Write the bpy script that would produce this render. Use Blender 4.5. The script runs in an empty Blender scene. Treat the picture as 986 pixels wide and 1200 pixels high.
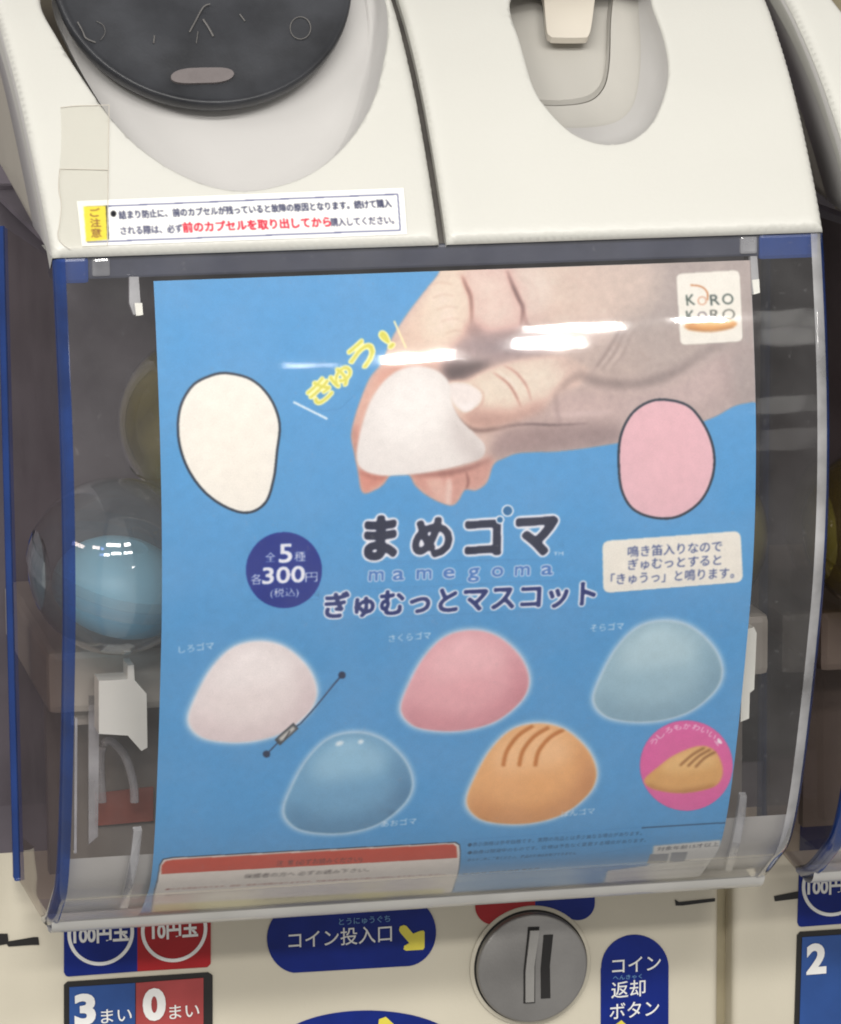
import bpy, math, random
import numpy as np
from mathutils import Vector, Matrix, geometry
random.seed(4); rng = np.random.default_rng(7)
R = math.radians
sc = bpy.context.scene
col = sc.collection

# ------------------------------------------------------------------ camera
CAM = Vector((-.33, -1.5, .29)); AIM = Vector((-.0103, 0, 0)); ROLL = -.007; FPX = 5100.0   # focal length in pixels of a 986 x 1200 frame
_f = (AIM - CAM).normalized(); _r = _f.cross(Vector((0, 0, 1))).normalized(); _u = _r.cross(_f)
_c, _s = math.cos(ROLL), math.sin(ROLL)
_r, _u = _c * _r + _s * _u, -_s * _r + _c * _u
cd = bpy.data.cameras.new('camera'); cam = bpy.data.objects.new('camera', cd); col.objects.link(cam)
cam.matrix_world = Matrix(((_r.x, _u.x, -_f.x, CAM.x), (_r.y, _u.y, -_f.y, CAM.y), (_r.z, _u.z, -_f.z, CAM.z), (0, 0, 0, 1)))
cd.sensor_fit = 'VERTICAL'; cd.sensor_height = 24; cd.lens = FPX / 1200 * 24
cd.clip_start = .05; cd.clip_end = 60
sc.camera = cam
sc.view_settings.view_transform = 'Standard'; sc.view_settings.look = 'None'
sc.view_settings.exposure = 0; sc.view_settings.gamma = 1
sc.cycles.transparent_max_bounces = 24; sc.cycles.max_bounces = 12
sc.cycles.filter_width = 1.9

# ------------------------------------------------------------------ light (an indoor arcade under ceiling lamps, with one added side fill)
w = bpy.data.worlds.new('World'); sc.world = w; w.use_nodes = True
w.node_tree.nodes['Background'].inputs[0].default_value = (1, .97, .93, 1)
w.node_tree.nodes['Background'].inputs[1].default_value = .42
def area(name, loc, aim, sx, sy, power, colr=(1, .97, .92)):
    l = bpy.data.lights.new(name, 'AREA'); l.shape = 'RECTANGLE'; l.size = sx; l.size_y = sy; l.energy = power; l.color = colr
    o = bpy.data.objects.new(name, l); col.objects.link(o); o.location = loc
    o.rotation_euler = (Vector(aim) - Vector(loc)).to_track_quat('-Z', 'Y').to_euler()
    return o
for ix in range(3):
    for iy in range(2):
        lx, ly = -1.7 + ix * 1.1, -3.4 + iy * 1.2
        area('ceiling_and_fill_lamp', (lx, ly, 1.8), (lx * .3, ly * .3, 0), .9, .22, 20)
area('ceiling_and_fill_lamp', (-2.4, -.9, 1.5), (0, 0, 0), .9, .22, 16)  # unseen fill lamp, added to brighten the machine's left side

# ------------------------------------------------------------------ helpers: picture measurement -> world
CA = np.array(CAM); FW = np.array(_f); RT = np.array(_r); UP = np.array(_u)
def ray(p):
    p = np.asarray(p, float)
    return FW + RT * ((p[..., 0:1] - 493) / FPX) - UP * ((p[..., 1:2] - 600) / FPX)
def on_y(p, Y):
    d = ray(p); t = (Y - CA[1]) / d[..., 1:2]; return CA + t * d
def on_plane(p, o, n):
    d = ray(p); t = ((np.array(o) - CA) @ np.array(n)) / (d @ np.array(n)); return CA + t[..., None] * d

def crom(pts, n=8, closed=True):
    P = np.asarray(pts, float); N = len(P); out = []
    for i in range(N if closed else N - 1):
        p0, p1, p2, p3 = (P[(i - 1) % N], P[i], P[(i + 1) % N], P[(i + 2) % N]) if closed else (P[max(i - 1, 0)], P[i], P[i + 1], P[min(i + 2, N - 1)])
        for k in range(n):
            t = k / n
            out.append(.5 * ((2 * p1) + (-p0 + p2) * t + (2 * p0 - 5 * p1 + 4 * p2 - p3) * t * t + (-p0 + 3 * p1 - 3 * p2 + p3) * t ** 3))
    if not closed: out.append(P[-1])
    return np.array(out)

class Surf:
    """a sheet with a profile (y, z) from bottom to top, extruded along X; s is the length along the profile"""
    def __init__(self, yz, off=0.0):
        P = crom(yz, 24, False)
        t = np.gradient(P, axis=0); t /= np.linalg.norm(t, axis=1)[:, None]
        nrm = np.stack([-t[:, 1], t[:, 0]], 1)
        P = P + nrm * off
        self.P = P; self.n = nrm
        self.s = np.concatenate([[0], np.cumsum(np.linalg.norm(np.diff(P, axis=0), axis=1))])
        self.L = self.s[-1]
    def pos(self, xs, off=0.0):
        xs = np.asarray(xs, float); X, s = xs[..., 0], xs[..., 1]
        y = np.interp(s, self.s, self.P[:, 0]); z = np.interp(s, self.s, self.P[:, 1])
        ny = np.interp(s, self.s, self.n[:, 0]); nz = np.interp(s, self.s, self.n[:, 1])
        # straight on past the ends
        e = np.where(s < 0, s, np.where(s > self.L, s - self.L, 0))
        y = y + e * nz; z = z - e * ny
        return np.stack([X, y + ny * off, z + nz * off], -1)
    def nrm(self, s):
        return np.array([0, np.interp(s, self.s, self.n[:, 0]), np.interp(s, self.s, self.n[:, 1])])
    def px(self, p):
        p = np.atleast_2d(np.asarray(p, float)); d = ray(p)
        z0, z1 = self.P[0, 1], self.P[-1, 1]
        def g(t):
            q = CA + t[:, None] * d
            return q[:, 1] - np.interp(q[:, 2], self.P[:, 1], self.P[:, 0])
        ts = np.linspace(1.35, 1.9, 600); lo = np.full(len(p), ts[0]); hi = np.full(len(p), ts[-1]); done = np.zeros(len(p), bool)
        prev = g(lo)
        for a, b in zip(ts[:-1], ts[1:]):
            cur = g(np.full(len(p), b)); hit = (~done) & (prev < 0) & (cur >= 0)
            lo[hit] = a; hi[hit] = b; done |= hit; prev = cur
        for _ in range(30):
            m = (lo + hi) / 2; v = g(m); lo = np.where(v < 0, m, lo); hi = np.where(v < 0, hi, m)
        q = CA + hi[:, None] * d
        return np.stack([q[:, 0], np.interp(q[:, 2], self.P[:, 1], self.s)], 1)

# ------------------------------------------------------------------ materials
def nmat(name):
    m = bpy.data.materials.new(name); m.use_nodes = True; return m, m.node_tree, m.node_tree.nodes, m.node_tree.links
def plastic(name, c, rough=.4, var=.04, scale=60, bump=.05, spec=.5, metallic=0, coat=0, grime=None):
    m, nt, N, L = nmat(name); b = N['Principled BSDF']
    b.inputs['Roughness'].default_value = rough; b.inputs['Metallic'].default_value = metallic
    b.inputs['Specular IOR Level'].default_value = spec; b.inputs['Coat Weight'].default_value = coat
    tc = N.new('ShaderNodeTexCoord'); nz = N.new('ShaderNodeTexNoise'); nz.inputs['Scale'].default_value = scale; nz.inputs['Detail'].default_value = 6
    L.new(tc.outputs['Object'], nz.inputs['Vector'])
    rp = N.new('ShaderNodeValToRGB'); e = rp.color_ramp.elements; e[0].position = .3; e[1].position = .7
    g = grime or [x * (1 - 2 * var) for x in c]
    e[0].color = (*g, 1); e[1].color = (*[min(1, x * (1 + var)) for x in c], 1)
    L.new(nz.outputs['Fac'], rp.inputs['Fac']); L.new(rp.outputs['Color'], b.inputs['Base Color'])
    if bump:
        n2 = N.new('ShaderNodeTexNoise'); n2.inputs['Scale'].default_value = 900; L.new(tc.outputs['Object'], n2.inputs['Vector'])
        bp = N.new('ShaderNodeBump'); bp.inputs['Strength'].default_value = bump; bp.inputs['Distance'].default_value = .0005
        L.new(n2.outputs['Fac'], bp.inputs['Height']); L.new(bp.outputs['Normal'], b.inputs['Normal'])
    return m
def clear(name, tint=(1, 1, 1), refl=1.6, haze=.02, hazecol=(.8, .8, .82), rough=.035, ior=1.45, wav=0, dust=0):
    m, nt, N, L = nmat(name); N.remove(N['Principled BSDF']); out = N['Material Output']
    tr = N.new('ShaderNodeBsdfTransparent'); tr.inputs[0].default_value = (*tint, 1)
    gl = N.new('ShaderNodeBsdfGlossy'); gl.inputs['Roughness'].default_value = rough
    df = N.new('ShaderNodeBsdfDiffuse'); df.inputs[0].default_value = (*hazecol, 1)
    fr = N.new('ShaderNodeFresnel'); fr.inputs['IOR'].default_value = ior
    ge = N.new('ShaderNodeNewGeometry'); pw = N.new('ShaderNodeMath'); pw.operation = 'MULTIPLY_ADD'; pw.inputs[1].default_value = 1 / ior - ior; pw.inputs[2].default_value = ior
    L.new(ge.outputs['Backfacing'], pw.inputs[0]); L.new(pw.outputs[0], fr.inputs['IOR'])      # both faces reflect alike, as a thin sheet does
    mu = N.new('ShaderNodeMath'); mu.operation = 'MULTIPLY'; mu.inputs[1].default_value = refl; mu.use_clamp = True
    L.new(fr.outputs[0], mu.inputs[0])
    m1 = N.new('ShaderNodeMixShader'); m2 = N.new('ShaderNodeMixShader')
    tc = N.new('ShaderNodeTexCoord'); nz = N.new('ShaderNodeTexNoise'); nz.inputs['Scale'].default_value = 45; nz.inputs['Detail'].default_value = 7
    L.new(tc.outputs['Object'], nz.inputs['Vector'])
    mr = N.new('ShaderNodeMapRange'); mr.inputs[1].default_value = .3; mr.inputs[2].default_value = .75
    mr.inputs[3].default_value = haze * .5; mr.inputs[4].default_value = haze * 1.6
    L.new(nz.outputs['Fac'], mr.inputs[0]); L.new(mr.outputs[0], m1.inputs[0])
    L.new(tr.outputs[0], m1.inputs[1]); L.new(df.outputs[0], m1.inputs[2])
    L.new(mu.outputs[0], m2.inputs[0]); L.new(m1.outputs[0], m2.inputs[1]); L.new(gl.outputs[0], m2.inputs[2]); L.new(m2.outputs[0], out.inputs[0])
    if dust:
        n3 = N.new('ShaderNodeTexNoise'); n3.inputs['Scale'].default_value = 420; n3.inputs['Detail'].default_value = 3; L.new(tc.outputs['Object'], n3.inputs['Vector'])
        m3 = N.new('ShaderNodeMapRange'); m3.inputs[1].default_value = .66; m3.inputs[2].default_value = .74; m3.inputs[3].default_value = 0; m3.inputs[4].default_value = dust
        ad = N.new('ShaderNodeMath'); ad.operation = 'ADD'; L.new(n3.outputs['Fac'], m3.inputs[0]); L.new(m3.outputs[0], ad.inputs[0]); L.new(mr.outputs[0], ad.inputs[1]); L.new(ad.outputs[0], m1.inputs[0])
    if wav:
        n2 = N.new('ShaderNodeTexNoise'); n2.inputs['Scale'].default_value = 28; n2.inputs['Detail'].default_value = 2; L.new(tc.outputs['Object'], n2.inputs['Vector'])
        bp = N.new('ShaderNodeBump'); bp.inputs['Strength'].default_value = wav; bp.inputs['Distance'].default_value = .002
        L.new(n2.outputs['Fac'], bp.inputs['Height']); L.new(bp.outputs['Normal'], gl.inputs['Normal'])
    return m
def imgmat(name, arr, rough=.35, spec=.3):
    h, wd = arr.shape[:2]
    im = bpy.data.images.new(name, wd, h, alpha=False); px = np.ones((h, wd, 4), np.float32); px[..., :3] = np.clip(arr[::-1], 0, 1)
    im.pixels.foreach_set(px.ravel()); im.update(); im.pack()
    m, nt, N, L = nmat(name); b = N['Principled BSDF']; b.inputs['Roughness'].default_value = rough; b.inputs['Specular IOR Level'].default_value = spec
    t = N.new('ShaderNodeTexImage'); t.image = im; t.interpolation = 'Cubic'; t.extension = 'EXTEND'; L.new(t.outputs[0], b.inputs['Base Color'])
    return m
M = dict(
    white=plastic('white_plastic', (.61, .606, .565), .36, .02, 9, .12),
    cream=plastic('cream_plastic', (.62, .575, .465), .42, .035, 14, .1),
    olive=plastic('aged_plastic', (.42, .37, .25), .5, .05, 40),
    greyp=plastic('pale_grey_plastic', (.52, .51, .50), .35, .015, 30),
    sidegrey=plastic('side_grey_plastic', (.46, .43, .37), .45, .03, 30),
    gasket=plastic('brown_grey_gasket', (.075, .068, .062), .4, .2, 60),
    taupe=plastic('taupe_plastic', (.47, .455, .42), .45, .02, 30),
    beige=plastic('beige_plastic', (.62, .575, .50), .4, .02, 30),
    black=plastic('smoky_black_plastic', (.034, .036, .042), .36, .25, 45, .12, .4),
    dark=plastic('dark_plastic', (.012, .011, .011), .5, .1, 40),
    etch=plastic('worn_etching', (.125, .12, .118), .5, .1, 300),
    slot=plastic('grey_pink_plastic', (.17, .15, .15), .35, .1, 100),
    blue=plastic('cobalt_plastic', (.012, .045, .20), .25, .08, 60),
    slate=plastic('slate_plastic', (.055, .06, .09), .35, .1, 60),
    inner=plastic('dim_interior_plastic', (.125, .108, .128), .45, .25, 14),
    chute=plastic('tan_grey_plastic', (.25, .225, .20), .4, .12, 18),
    hopper=plastic('milky_plastic', (.40, .37, .325), .35, .06, 30),
    bracket=plastic('ivory_plastic', (.74, .73, .67), .3, .02, 50),
    tray=plastic('frosted_grey_plastic', (.47, .45, .43), .3, .08, 22),
    lip=plastic('frosted_lip_plastic', (.66, .65, .62), .22, .06, 30),
    red=plastic('red_print', (.36, .016, .020), .35, .05, 80, .05, .3),
    blueprint=plastic('blue_print', (.006, .020, .19), .33, .08, 80, .05, .25),
    winblue=plastic('blue_window', (.022, .075, .27), .25, .08, 50),
    winred=plastic('red_window', (.36, .055, .055), .25, .08, 50),
    whiteprint=plastic('white_print', (.80, .80, .78), .4, .03, 120),
    paleblue=plastic('pale_blue_print', (.13, .28, .50), .4, .03, 120),
    yellow=plastic('yellow_print', (.76, .66, .08), .4, .04, 90),
    metal=plastic('grey_coin_metal', (.36, .35, .34), .42, .12, 26, .15, .5, .75),
    metal2=plastic('worn_coin_metal', (.44, .43, .41), .4, .06, 70, .15, .5, .7),
    redlab=plastic('faded_red_label', (.34, .09, .06), .45, .15, 50),
    hood=clear('clear_hood', (.985, .985, .99), 1.7, .032, wav=.04, dust=.035),
    hoodside=clear('clear_hood_side', (.50, .43, .41), .9, .05, (.5, .46, .47)),
    bend=clear('scuffed_sheen_bend', (.97, .97, .98), 1.6, .045, (.82, .81, .80), .30, wav=.3),  # scuffed roughness; the whitish haze also stands in for a reflected sheen
    blueclear=clear('blue_tinted_edge', (.16, .24, .62), 1.6, .55, (.018, .055, .22), .12),
    tab=clear('clear_tab', (.85, .85, .87), 2.0, .30),
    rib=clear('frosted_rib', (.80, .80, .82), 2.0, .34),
    tape=clear('clear_tape', (.985, .98, .96), 1.6, .03, (.72, .70, .62), .08, wav=.8),
    shell=clear('clear_capsule', (.86, .90, .92), 2.6, .12, (.42, .48, .52), .05),
    shellblue=clear('blue_capsule', (.72, .87, .94), 2.2, .12, (.30, .42, .50)),
    shellyel=clear('yellow_capsule', (.62, .58, .20), 2.2, .35, (.34, .30, .09)),
    toyblue=plastic('pale_blue_vinyl', (.30, .62, .78), .4, .03, 40),
    toyyel=plastic('buff_vinyl', (.50, .40, .16), .4, .03, 40),
)

# ------------------------------------------------------------------ mesh building
def mk(name, V, F, mat, parent=None, smooth=True, uv=None):
    me = bpy.data.meshes.new(name); me.from_pydata([tuple(v) for v in V], [], [tuple(f) for f in F]); me.materials.append(mat); me.update()
    if smooth: me.polygons.foreach_set('use_smooth', [True] * len(me.polygons))
    if uv is not None:
        ul = me.uv_layers.new(name='UVMap'); li = np.empty(len(me.loops), np.int32); me.loops.foreach_get('vertex_index', li)
        ul.data.foreach_set('uv', np.asarray(uv, np.float32)[li].ravel())
    o = bpy.data.objects.new(name, me); col.objects.link(o)
    if parent is not None: attach(o, parent)
    return o
def attach(o, parent):
    o.parent = parent; o.matrix_parent_inverse = Matrix.Translation(parent.location).inverted() if parent.type == 'EMPTY' else Matrix()
def tag(o, label, cat, group=None, kind=None):
    if label: o['label'] = label
    if cat: o['category'] = cat
    if group: o['group'] = group
    if kind: o['kind'] = kind
    return o
def empty(name, loc, label, cat, group=None):
    o = bpy.data.objects.new(name, None); col.objects.link(o); o.location = loc; o.empty_display_size = .02; return tag(o, label, cat, group)
class MB:
    def __init__(s): s.V = []; s.F = []
    def add(s, V, F):
        k = len(s.V); s.V += [tuple(v) for v in V]; s.F += [tuple(i + k for i in f) for f in F]; return s
    def grid(s, G, cu=False, cv=False):
        G = np.asarray(G); a, b = G.shape[:2]; F = []
        for i in range(a if cu else a - 1):
            for j in range(b if cv else b - 1):
                F.append((i * b + j, i * b + (j + 1) % b, ((i + 1) % a) * b + (j + 1) % b, ((i + 1) % a) * b + j))
        return s.add(G.reshape(-1, 3), F)
    def cap(s, loop): return s.add(loop, [tuple(range(len(loop)))])
    def box(s, lo, hi, bev=0):
        x0, y0, z0 = lo; x1, y1, z1 = hi; e = min(bev, (x1 - x0) / 3, (y1 - y0) / 3, (z1 - z0) / 3)
        if e <= 0:
            V = [(x, y, z) for x in (x0, x1) for y in (y0, y1) for z in (z0, z1)]
            return s.add(V, [(0, 1, 3, 2), (4, 6, 7, 5), (0, 4, 5, 1), (2, 3, 7, 6), (0, 2, 6, 4), (1, 5, 7, 3)])
        import bmesh
        bm = bmesh.new(); bmesh.ops.create_cube(bm, size=1)
        for v in bm.verts: v.co = Vector(((x0 + x1) / 2 + v.co.x * (x1 - x0), (y0 + y1) / 2 + v.co.y * (y1 - y0), (z0 + z1) / 2 + v.co.z * (z1 - z0)))
        bmesh.ops.bevel(bm, geom=bm.edges[:], offset=e, segments=2, affect='EDGES', profile=.6)
        bm.verts.index_update(); s.add([v.co[:] for v in bm.verts], [[v.index for v in f.verts] for f in bm.faces]); bm.free(); return s
    def prism(s, loop, vec):
        a = np.asarray(loop, float); b = a + np.asarray(vec); n = len(a)
        s.add(np.concatenate([a, b]), [tuple(range(n)), tuple(range(2 * n - 1, n - 1, -1))] + [(i, i + n, (i + 1) % n + n, (i + 1) % n) for i in range(n)]); return s
    def tube(s, pts, r, n=8):
        P = np.asarray(pts, float); T = np.gradient(P, axis=0); rows = []
        for p, t in zip(P, T):
            t = t / (np.linalg.norm(t) + 1e-12); a = np.cross(t, [0, 0, 1.] if abs(t[2]) < .9 else [1., 0, 0]); a /= np.linalg.norm(a); b = np.cross(t, a)
            rows.append([p + r * (math.cos(k * 2 * math.pi / n) * a + math.sin(k * 2 * math.pi / n) * b) for k in range(n)])
        s.grid(rows, cv=True); s.cap(rows[0][::-1]); s.cap(rows[-1]); return s
    def out(s, name, mat, parent=None, smooth=False): return mk(name, s.V, s.F, mat, parent, smooth)

def cdt(loops, step, extra=None, holes=True):
    """triangulate closed 2-D loops with interior points every step"""
    V = []; E = []
    for lp in loops:
        k = len(V); n = len(lp); V += [Vector((float(a), float(b))) for a, b in lp]; E += [(k + i, k + (i + 1) % n) for i in range(n)]
    o = np.asarray(loops[0]); lo, hi = o.min(0), o.max(0)
    gx = np.arange(lo[0] + step / 2, hi[0], step); gy = np.arange(lo[1] + step / 2, hi[1], step)
    if len(gx) and len(gy):
        g = np.stack(np.meshgrid(gx, gy), -1).reshape(-1, 2); g = g[inside(g, o)]
        V += [Vector((float(a), float(b))) for a, b in g]
    if extra is not None: V += [Vector((float(a), float(b))) for a, b in extra]
    v, e, f, *_ = geometry.delaunay_2d_cdt(V, E, [], 4 if len(loops) > 1 else 1, 1e-7)
    P = np.array([tuple(q) for q in v]); F = []
    for t in f:
        a, b, c = P[t[0]], P[t[1]], P[t[2]]
        ar = (b[0] - a[0]) * (c[1] - a[1]) - (b[1] - a[1]) * (c[0] - a[0])
        if abs(ar) < 1e-13: continue
        if len(loops) > 1 and any(inside(((a + b + c) / 3)[None], h)[0] for h in loops[1:]): continue
        F.append(tuple(t) if ar > 0 else tuple(t[::-1]))
    return P, F
def inside(g, poly):
    x, y = g[:, 0], g[:, 1]; r = np.zeros(len(g), bool); n = len(poly)
    for i in range(n):
        (xa, ya), (xb, yb) = poly[i], poly[(i + 1) % n]
        if ya == yb: continue
        r ^= ((ya > y) != (yb > y)) & (x < (xb - xa) * (y - ya) / (yb - ya) + xa)
    return r
def patch(name, surf, loop, off, mat, parent, rect=None, step=.005, thick=0):
    P, F = cdt([loop], step); V = surf.pos(P, off); uv = None
    if rect: uv = np.stack([(P[:, 0] - rect[0]) / (rect[1] - rect[0]), (P[:, 1] - rect[2]) / (rect[3] - rect[2])], 1)
    return mk(name, V, F, mat, parent, True, uv)
def rrect(x0, x1, y0, y1, r, n=6):
    out = []
    for cx, cy, a in ((x1 - r, y0 + r, -90), (x1 - r, y1 - r, 0), (x0 + r, y1 - r, 90), (x0 + r, y0 + r, 180)):
        for k in range(n + 1):
            t = R(a + 90 * k / n); out.append((cx + r * math.cos(t), cy + r * math.sin(t)))
    return np.array(out)
def dense(loop, d):
    out = []; L = np.asarray(loop, float)
    for i in range(len(L)):
        a, b = L[i], L[(i + 1) % len(L)]; n = max(1, int(np.linalg.norm(b - a) / d))
        out += [a + (b - a) * k / n for k in range(n)]
    return np.array(out)

def rpoly(pts, r, n=5):
    P = np.asarray(pts, float); out = []
    for i in range(len(P)):
        a, b, c = P[i - 1], P[i], P[(i + 1) % len(P)]; u = (a - b) / np.linalg.norm(a - b); v = (c - b) / np.linalg.norm(c - b)
        p, q = b + u * r, b + v * r
        for k in range(n + 1):
            t = k / n; out.append((1 - t) ** 2 * p + 2 * t * (1 - t) * b + t * t * q)
    return np.array(out)
# ------------------------------------------------------------------ lettering
_tc = {}
def glyphs(txt, bold=0.0, res=3):
    k = (txt, bold, res)
    if k in _tc: return _tc[k]
    c = bpy.data.curves.new('lettering', 'FONT'); c.body = txt; c.size = 1; c.resolution_u = res; c.offset = bold
    o = bpy.data.objects.new('lettering', c); col.objects.link(o)
    dg = bpy.context.evaluated_depsgraph_get(); dg.update()
    me = bpy.data.meshes.new_from_object(o.evaluated_get(dg)); me.calc_loop_triangles()
    V = np.array([v.co[:2] for v in me.vertices]).reshape(-1, 2); T = np.array([t.vertices[:] for t in me.loop_triangles]).reshape(-1, 3)
    bpy.data.objects.remove(o); bpy.data.curves.remove(c); bpy.data.meshes.remove(me)
    _tc[k] = (V, T); return _tc[k]

class Canvas:
    """a printed sheet, painted in its own flat coordinates (X, s)"""
    def __init__(self, surf, x0, x1, s0, s1, base, ppm=6400):
        self.surf, self.rect, self.ppm = surf, (x0, x1, s0, s1), ppm
        self.w = int((x1 - x0) * ppm); self.h = int((s1 - s0) * ppm); self.k = ppm * .000308
        self.a = np.empty((self.h, self.w, 3), np.float32); self.a[:] = np.array(base) / 255.
    def to(self, p):
        q = self.surf.px(p); return np.stack([(q[:, 0] - self.rect[0]) * self.ppm, (self.rect[3] - q[:, 1]) * self.ppm], 1)
    def _mask(self, polys, blur):
        A = np.concatenate(polys); pad = int(blur * 3 + 3)
        x0, y0 = np.floor(A.min(0)).astype(int) - pad; x1, y1 = np.ceil(A.max(0)).astype(int) + pad
        H, W = y1 - y0, x1 - x0; m = np.zeros((H, W), bool)
        gx = np.arange(W) + x0 + .5; gy = np.arange(H) + y0 + .5
        for P in polys:
            n = len(P); r = np.zeros((H, W), bool)
            for i in range(n):
                (xa, ya), (xb, yb) = P[i], P[(i + 1) % n]
                if ya == yb: continue
                rows = np.nonzero((ya > gy) != (yb > gy))[0]
                if len(rows) == 0: continue
                xi = (xb - xa) * (gy[rows] - ya) / (yb - ya) + xa
                r[rows] ^= gx[None, :] < xi[:, None]
            m |= r
        return m.astype(np.float32), x0, y0
    @staticmethod
    def blur(m, s):
        if s <= .2: return m
        r = max(1, int(round(s))) 
        for _ in range(3):
            for ax in (0, 1):
                pad = [(0, 0), (0, 0)]; pad[ax] = (r + 1, r); c = np.cumsum(np.pad(m, pad), axis=ax)
                m = (np.take(c, range(2 * r + 1, c.shape[ax]), ax) - np.take(c, range(0, c.shape[ax] - 2 * r - 1), ax)) / (2 * r + 1)
        return m
    def put(self, m, x0, y0, colr, alpha=1.0, clip=None):
        H, W = m.shape; a0, b0 = max(0, y0), max(0, x0); a1, b1 = min(self.h, y0 + H), min(self.w, x0 + W)
        if a1 <= a0 or b1 <= b0: return
        mm = m[a0 - y0:a1 - y0, b0 - x0:b1 - x0] * alpha
        if clip is not None: mm = mm * clip[a0:a1, b0:b1]
        c = np.array(colr) / 255. if np.ndim(colr) == 1 else colr[a0:a1, b0:b1]
        self.a[a0:a1, b0:b1] += mm[..., None] * (c - self.a[a0:a1, b0:b1])
    def full(self, polys_px, blur=.6):
        m, x0, y0 = self._mask([self.to(p) for p in polys_px], blur * self.k); m = self.blur(m, blur * self.k)
        out = np.zeros((self.h, self.w), np.float32); H, W = m.shape
        a0, b0 = max(0, y0), max(0, x0); a1, b1 = min(self.h, y0 + H), min(self.w, x0 + W)
        out[a0:a1, b0:b1] = m[a0 - y0:a1 - y0, b0 - x0:b1 - x0]; return out
    def poly(self, pts, colr, blur=.5, alpha=1, smooth=0, clip=None):
        P = crom(pts, smooth) if smooth else np.asarray(pts, float)
        m, x0, y0 = self._mask([self.to(P)], blur * self.k); self.put(self.blur(m, blur * self.k), x0, y0, colr, alpha, clip)
    def line(self, pts, wd, colr, blur=.4, alpha=1, smooth=6, clip=None, taper=False):
        P = crom(pts, smooth, False) if smooth and len(pts) > 2 else np.asarray(pts, float)
        t = np.gradient(P, axis=0); t /= np.linalg.norm(t, axis=1)[:, None] + 1e-9; n = np.stack([-t[:, 1], t[:, 0]], 1)
        hw = np.full(len(P), wd / 2.)
        if taper: hw = hw * np.clip(np.sin(np.linspace(.15, math.pi - .15, len(P))), .15, 1)
        self.poly(np.concatenate([P + n * hw[:, None], (P - n * hw[:, None])[::-1]]), colr, blur, alpha, 0, clip)
    def ell(self, c, rx, ry, colr, blur=.5, alpha=1, rot=0, clip=None):
        t = np.linspace(0, 2 * math.pi, 48, endpoint=False); x, y = rx * np.cos(t), ry * np.sin(t); a = R(rot)
        self.poly(np.stack([c[0] + x * math.cos(a) - y * math.sin(a), c[1] + x * math.sin(a) + y * math.cos(a)], 1), colr, blur, alpha, 0, clip)
    def text(self, txt, p0, p1, size, colr, bold=0.0, outline=0, ocol=(255, 255, 255), blur=.45, alpha=1, rnd=0):
        V, T = glyphs(txt); x0, x1 = V[:, 0].min(), V[:, 0].max()
        A, B = self.to([p0, p1]); d = B - A; ln = np.linalg.norm(d); ux = d / ln; uy = np.array([ux[1], -ux[0]])
        P = A + (V[:, :1] - x0) / (x1 - x0) * ln * ux + V[:, 1:] * size * self.k * uy
        lo = np.floor(P.min(0)).astype(int) - 24; hi = np.ceil(P.max(0)).astype(int) + 24
        H, W = hi[1] - lo[1], hi[0] - lo[0]; m = np.zeros((H, W), np.float32); Q = P - lo
        for t in T:
            a, b, c = Q[t]; u0, v0 = np.floor(np.minimum(np.minimum(a, b), c)).astype(int); u1, v1 = np.ceil(np.maximum(np.maximum(a, b), c)).astype(int) + 1
            X, Y = np.meshgrid(np.arange(u0, u1) + .5, np.arange(v0, v1) + .5)
            e = lambda p, q: (q[0] - p[0]) * (Y - p[1]) - (q[1] - p[1]) * (X - p[0])
            e0, e1, e2 = e(a, b), e(b, c), e(c, a)
            m[v0:v1, u0:u1][((e0 >= 0) & (e1 >= 0) & (e2 >= 0)) | ((e0 <= 0) & (e1 <= 0) & (e2 <= 0))] = 1
        dl = bold * size * self.k
        if dl > .25:
            r_ = int(math.ceil(dl)); acc = m.copy()
            for dy in range(-r_, r_ + 1):
                for dx in range(-r_, r_ + 1):
                    d_ = math.hypot(dx, dy)
                    if 0 < d_ <= dl + .5: acc = np.maximum(acc, np.roll(np.roll(m, dy, 0), dx, 1) * min(1, dl + .5 - d_))
            m = acc
        if rnd: m = np.clip((self.blur(m, rnd * self.k) - .5) * 4 + .5, 0, 1)
        if outline: self.put(self.blur(np.clip(self.blur(m, outline * self.k * .62) * 9 - .5, 0, 1), blur * self.k), lo[0], lo[1], ocol, alpha)
        self.put(self.blur(m, blur * self.k), lo[0], lo[1], colr, alpha)

# ------------------------------------------------------------------ the machine
HOOD = Surf([(.082, -.1686), (.0665, -.1632), (.050, -.1530), (.034, -.1408), (.0215, -.119), (.010, -.087), (.0005, -.055), (-.0060, -.028), (-.0092, .003), (-.0085, .035), (-.0045, .065), (.0015, .0955)])
POSTER = Surf([(.082, -.1686), (.0665, -.1632), (.050, -.1530), (.034, -.1408), (.0215, -.119), (.010, -.087), (.0005, -.055), (-.0060, -.028), (-.0092, .003), (-.0085, .035), (-.0045, .065), (.0015, .0955)], -.0016)
FRONT = Surf([(.0, .0973), (.0065, .1075), (.0164, .1208), (.0285, .1355), (.0417, .1495), (.058, .1635), (.075, .1755), (.100, .189), (.135, .203), (.175, .216), (.22, .228)])
YL = .123; PITCH = .297
mach = empty('capsule_machine', (0, .12, -.26), 'white capsule toy machine with the blue poster behind its clear hood, filling the photo', 'capsule machine', 'capsule toy machines in a row')

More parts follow.
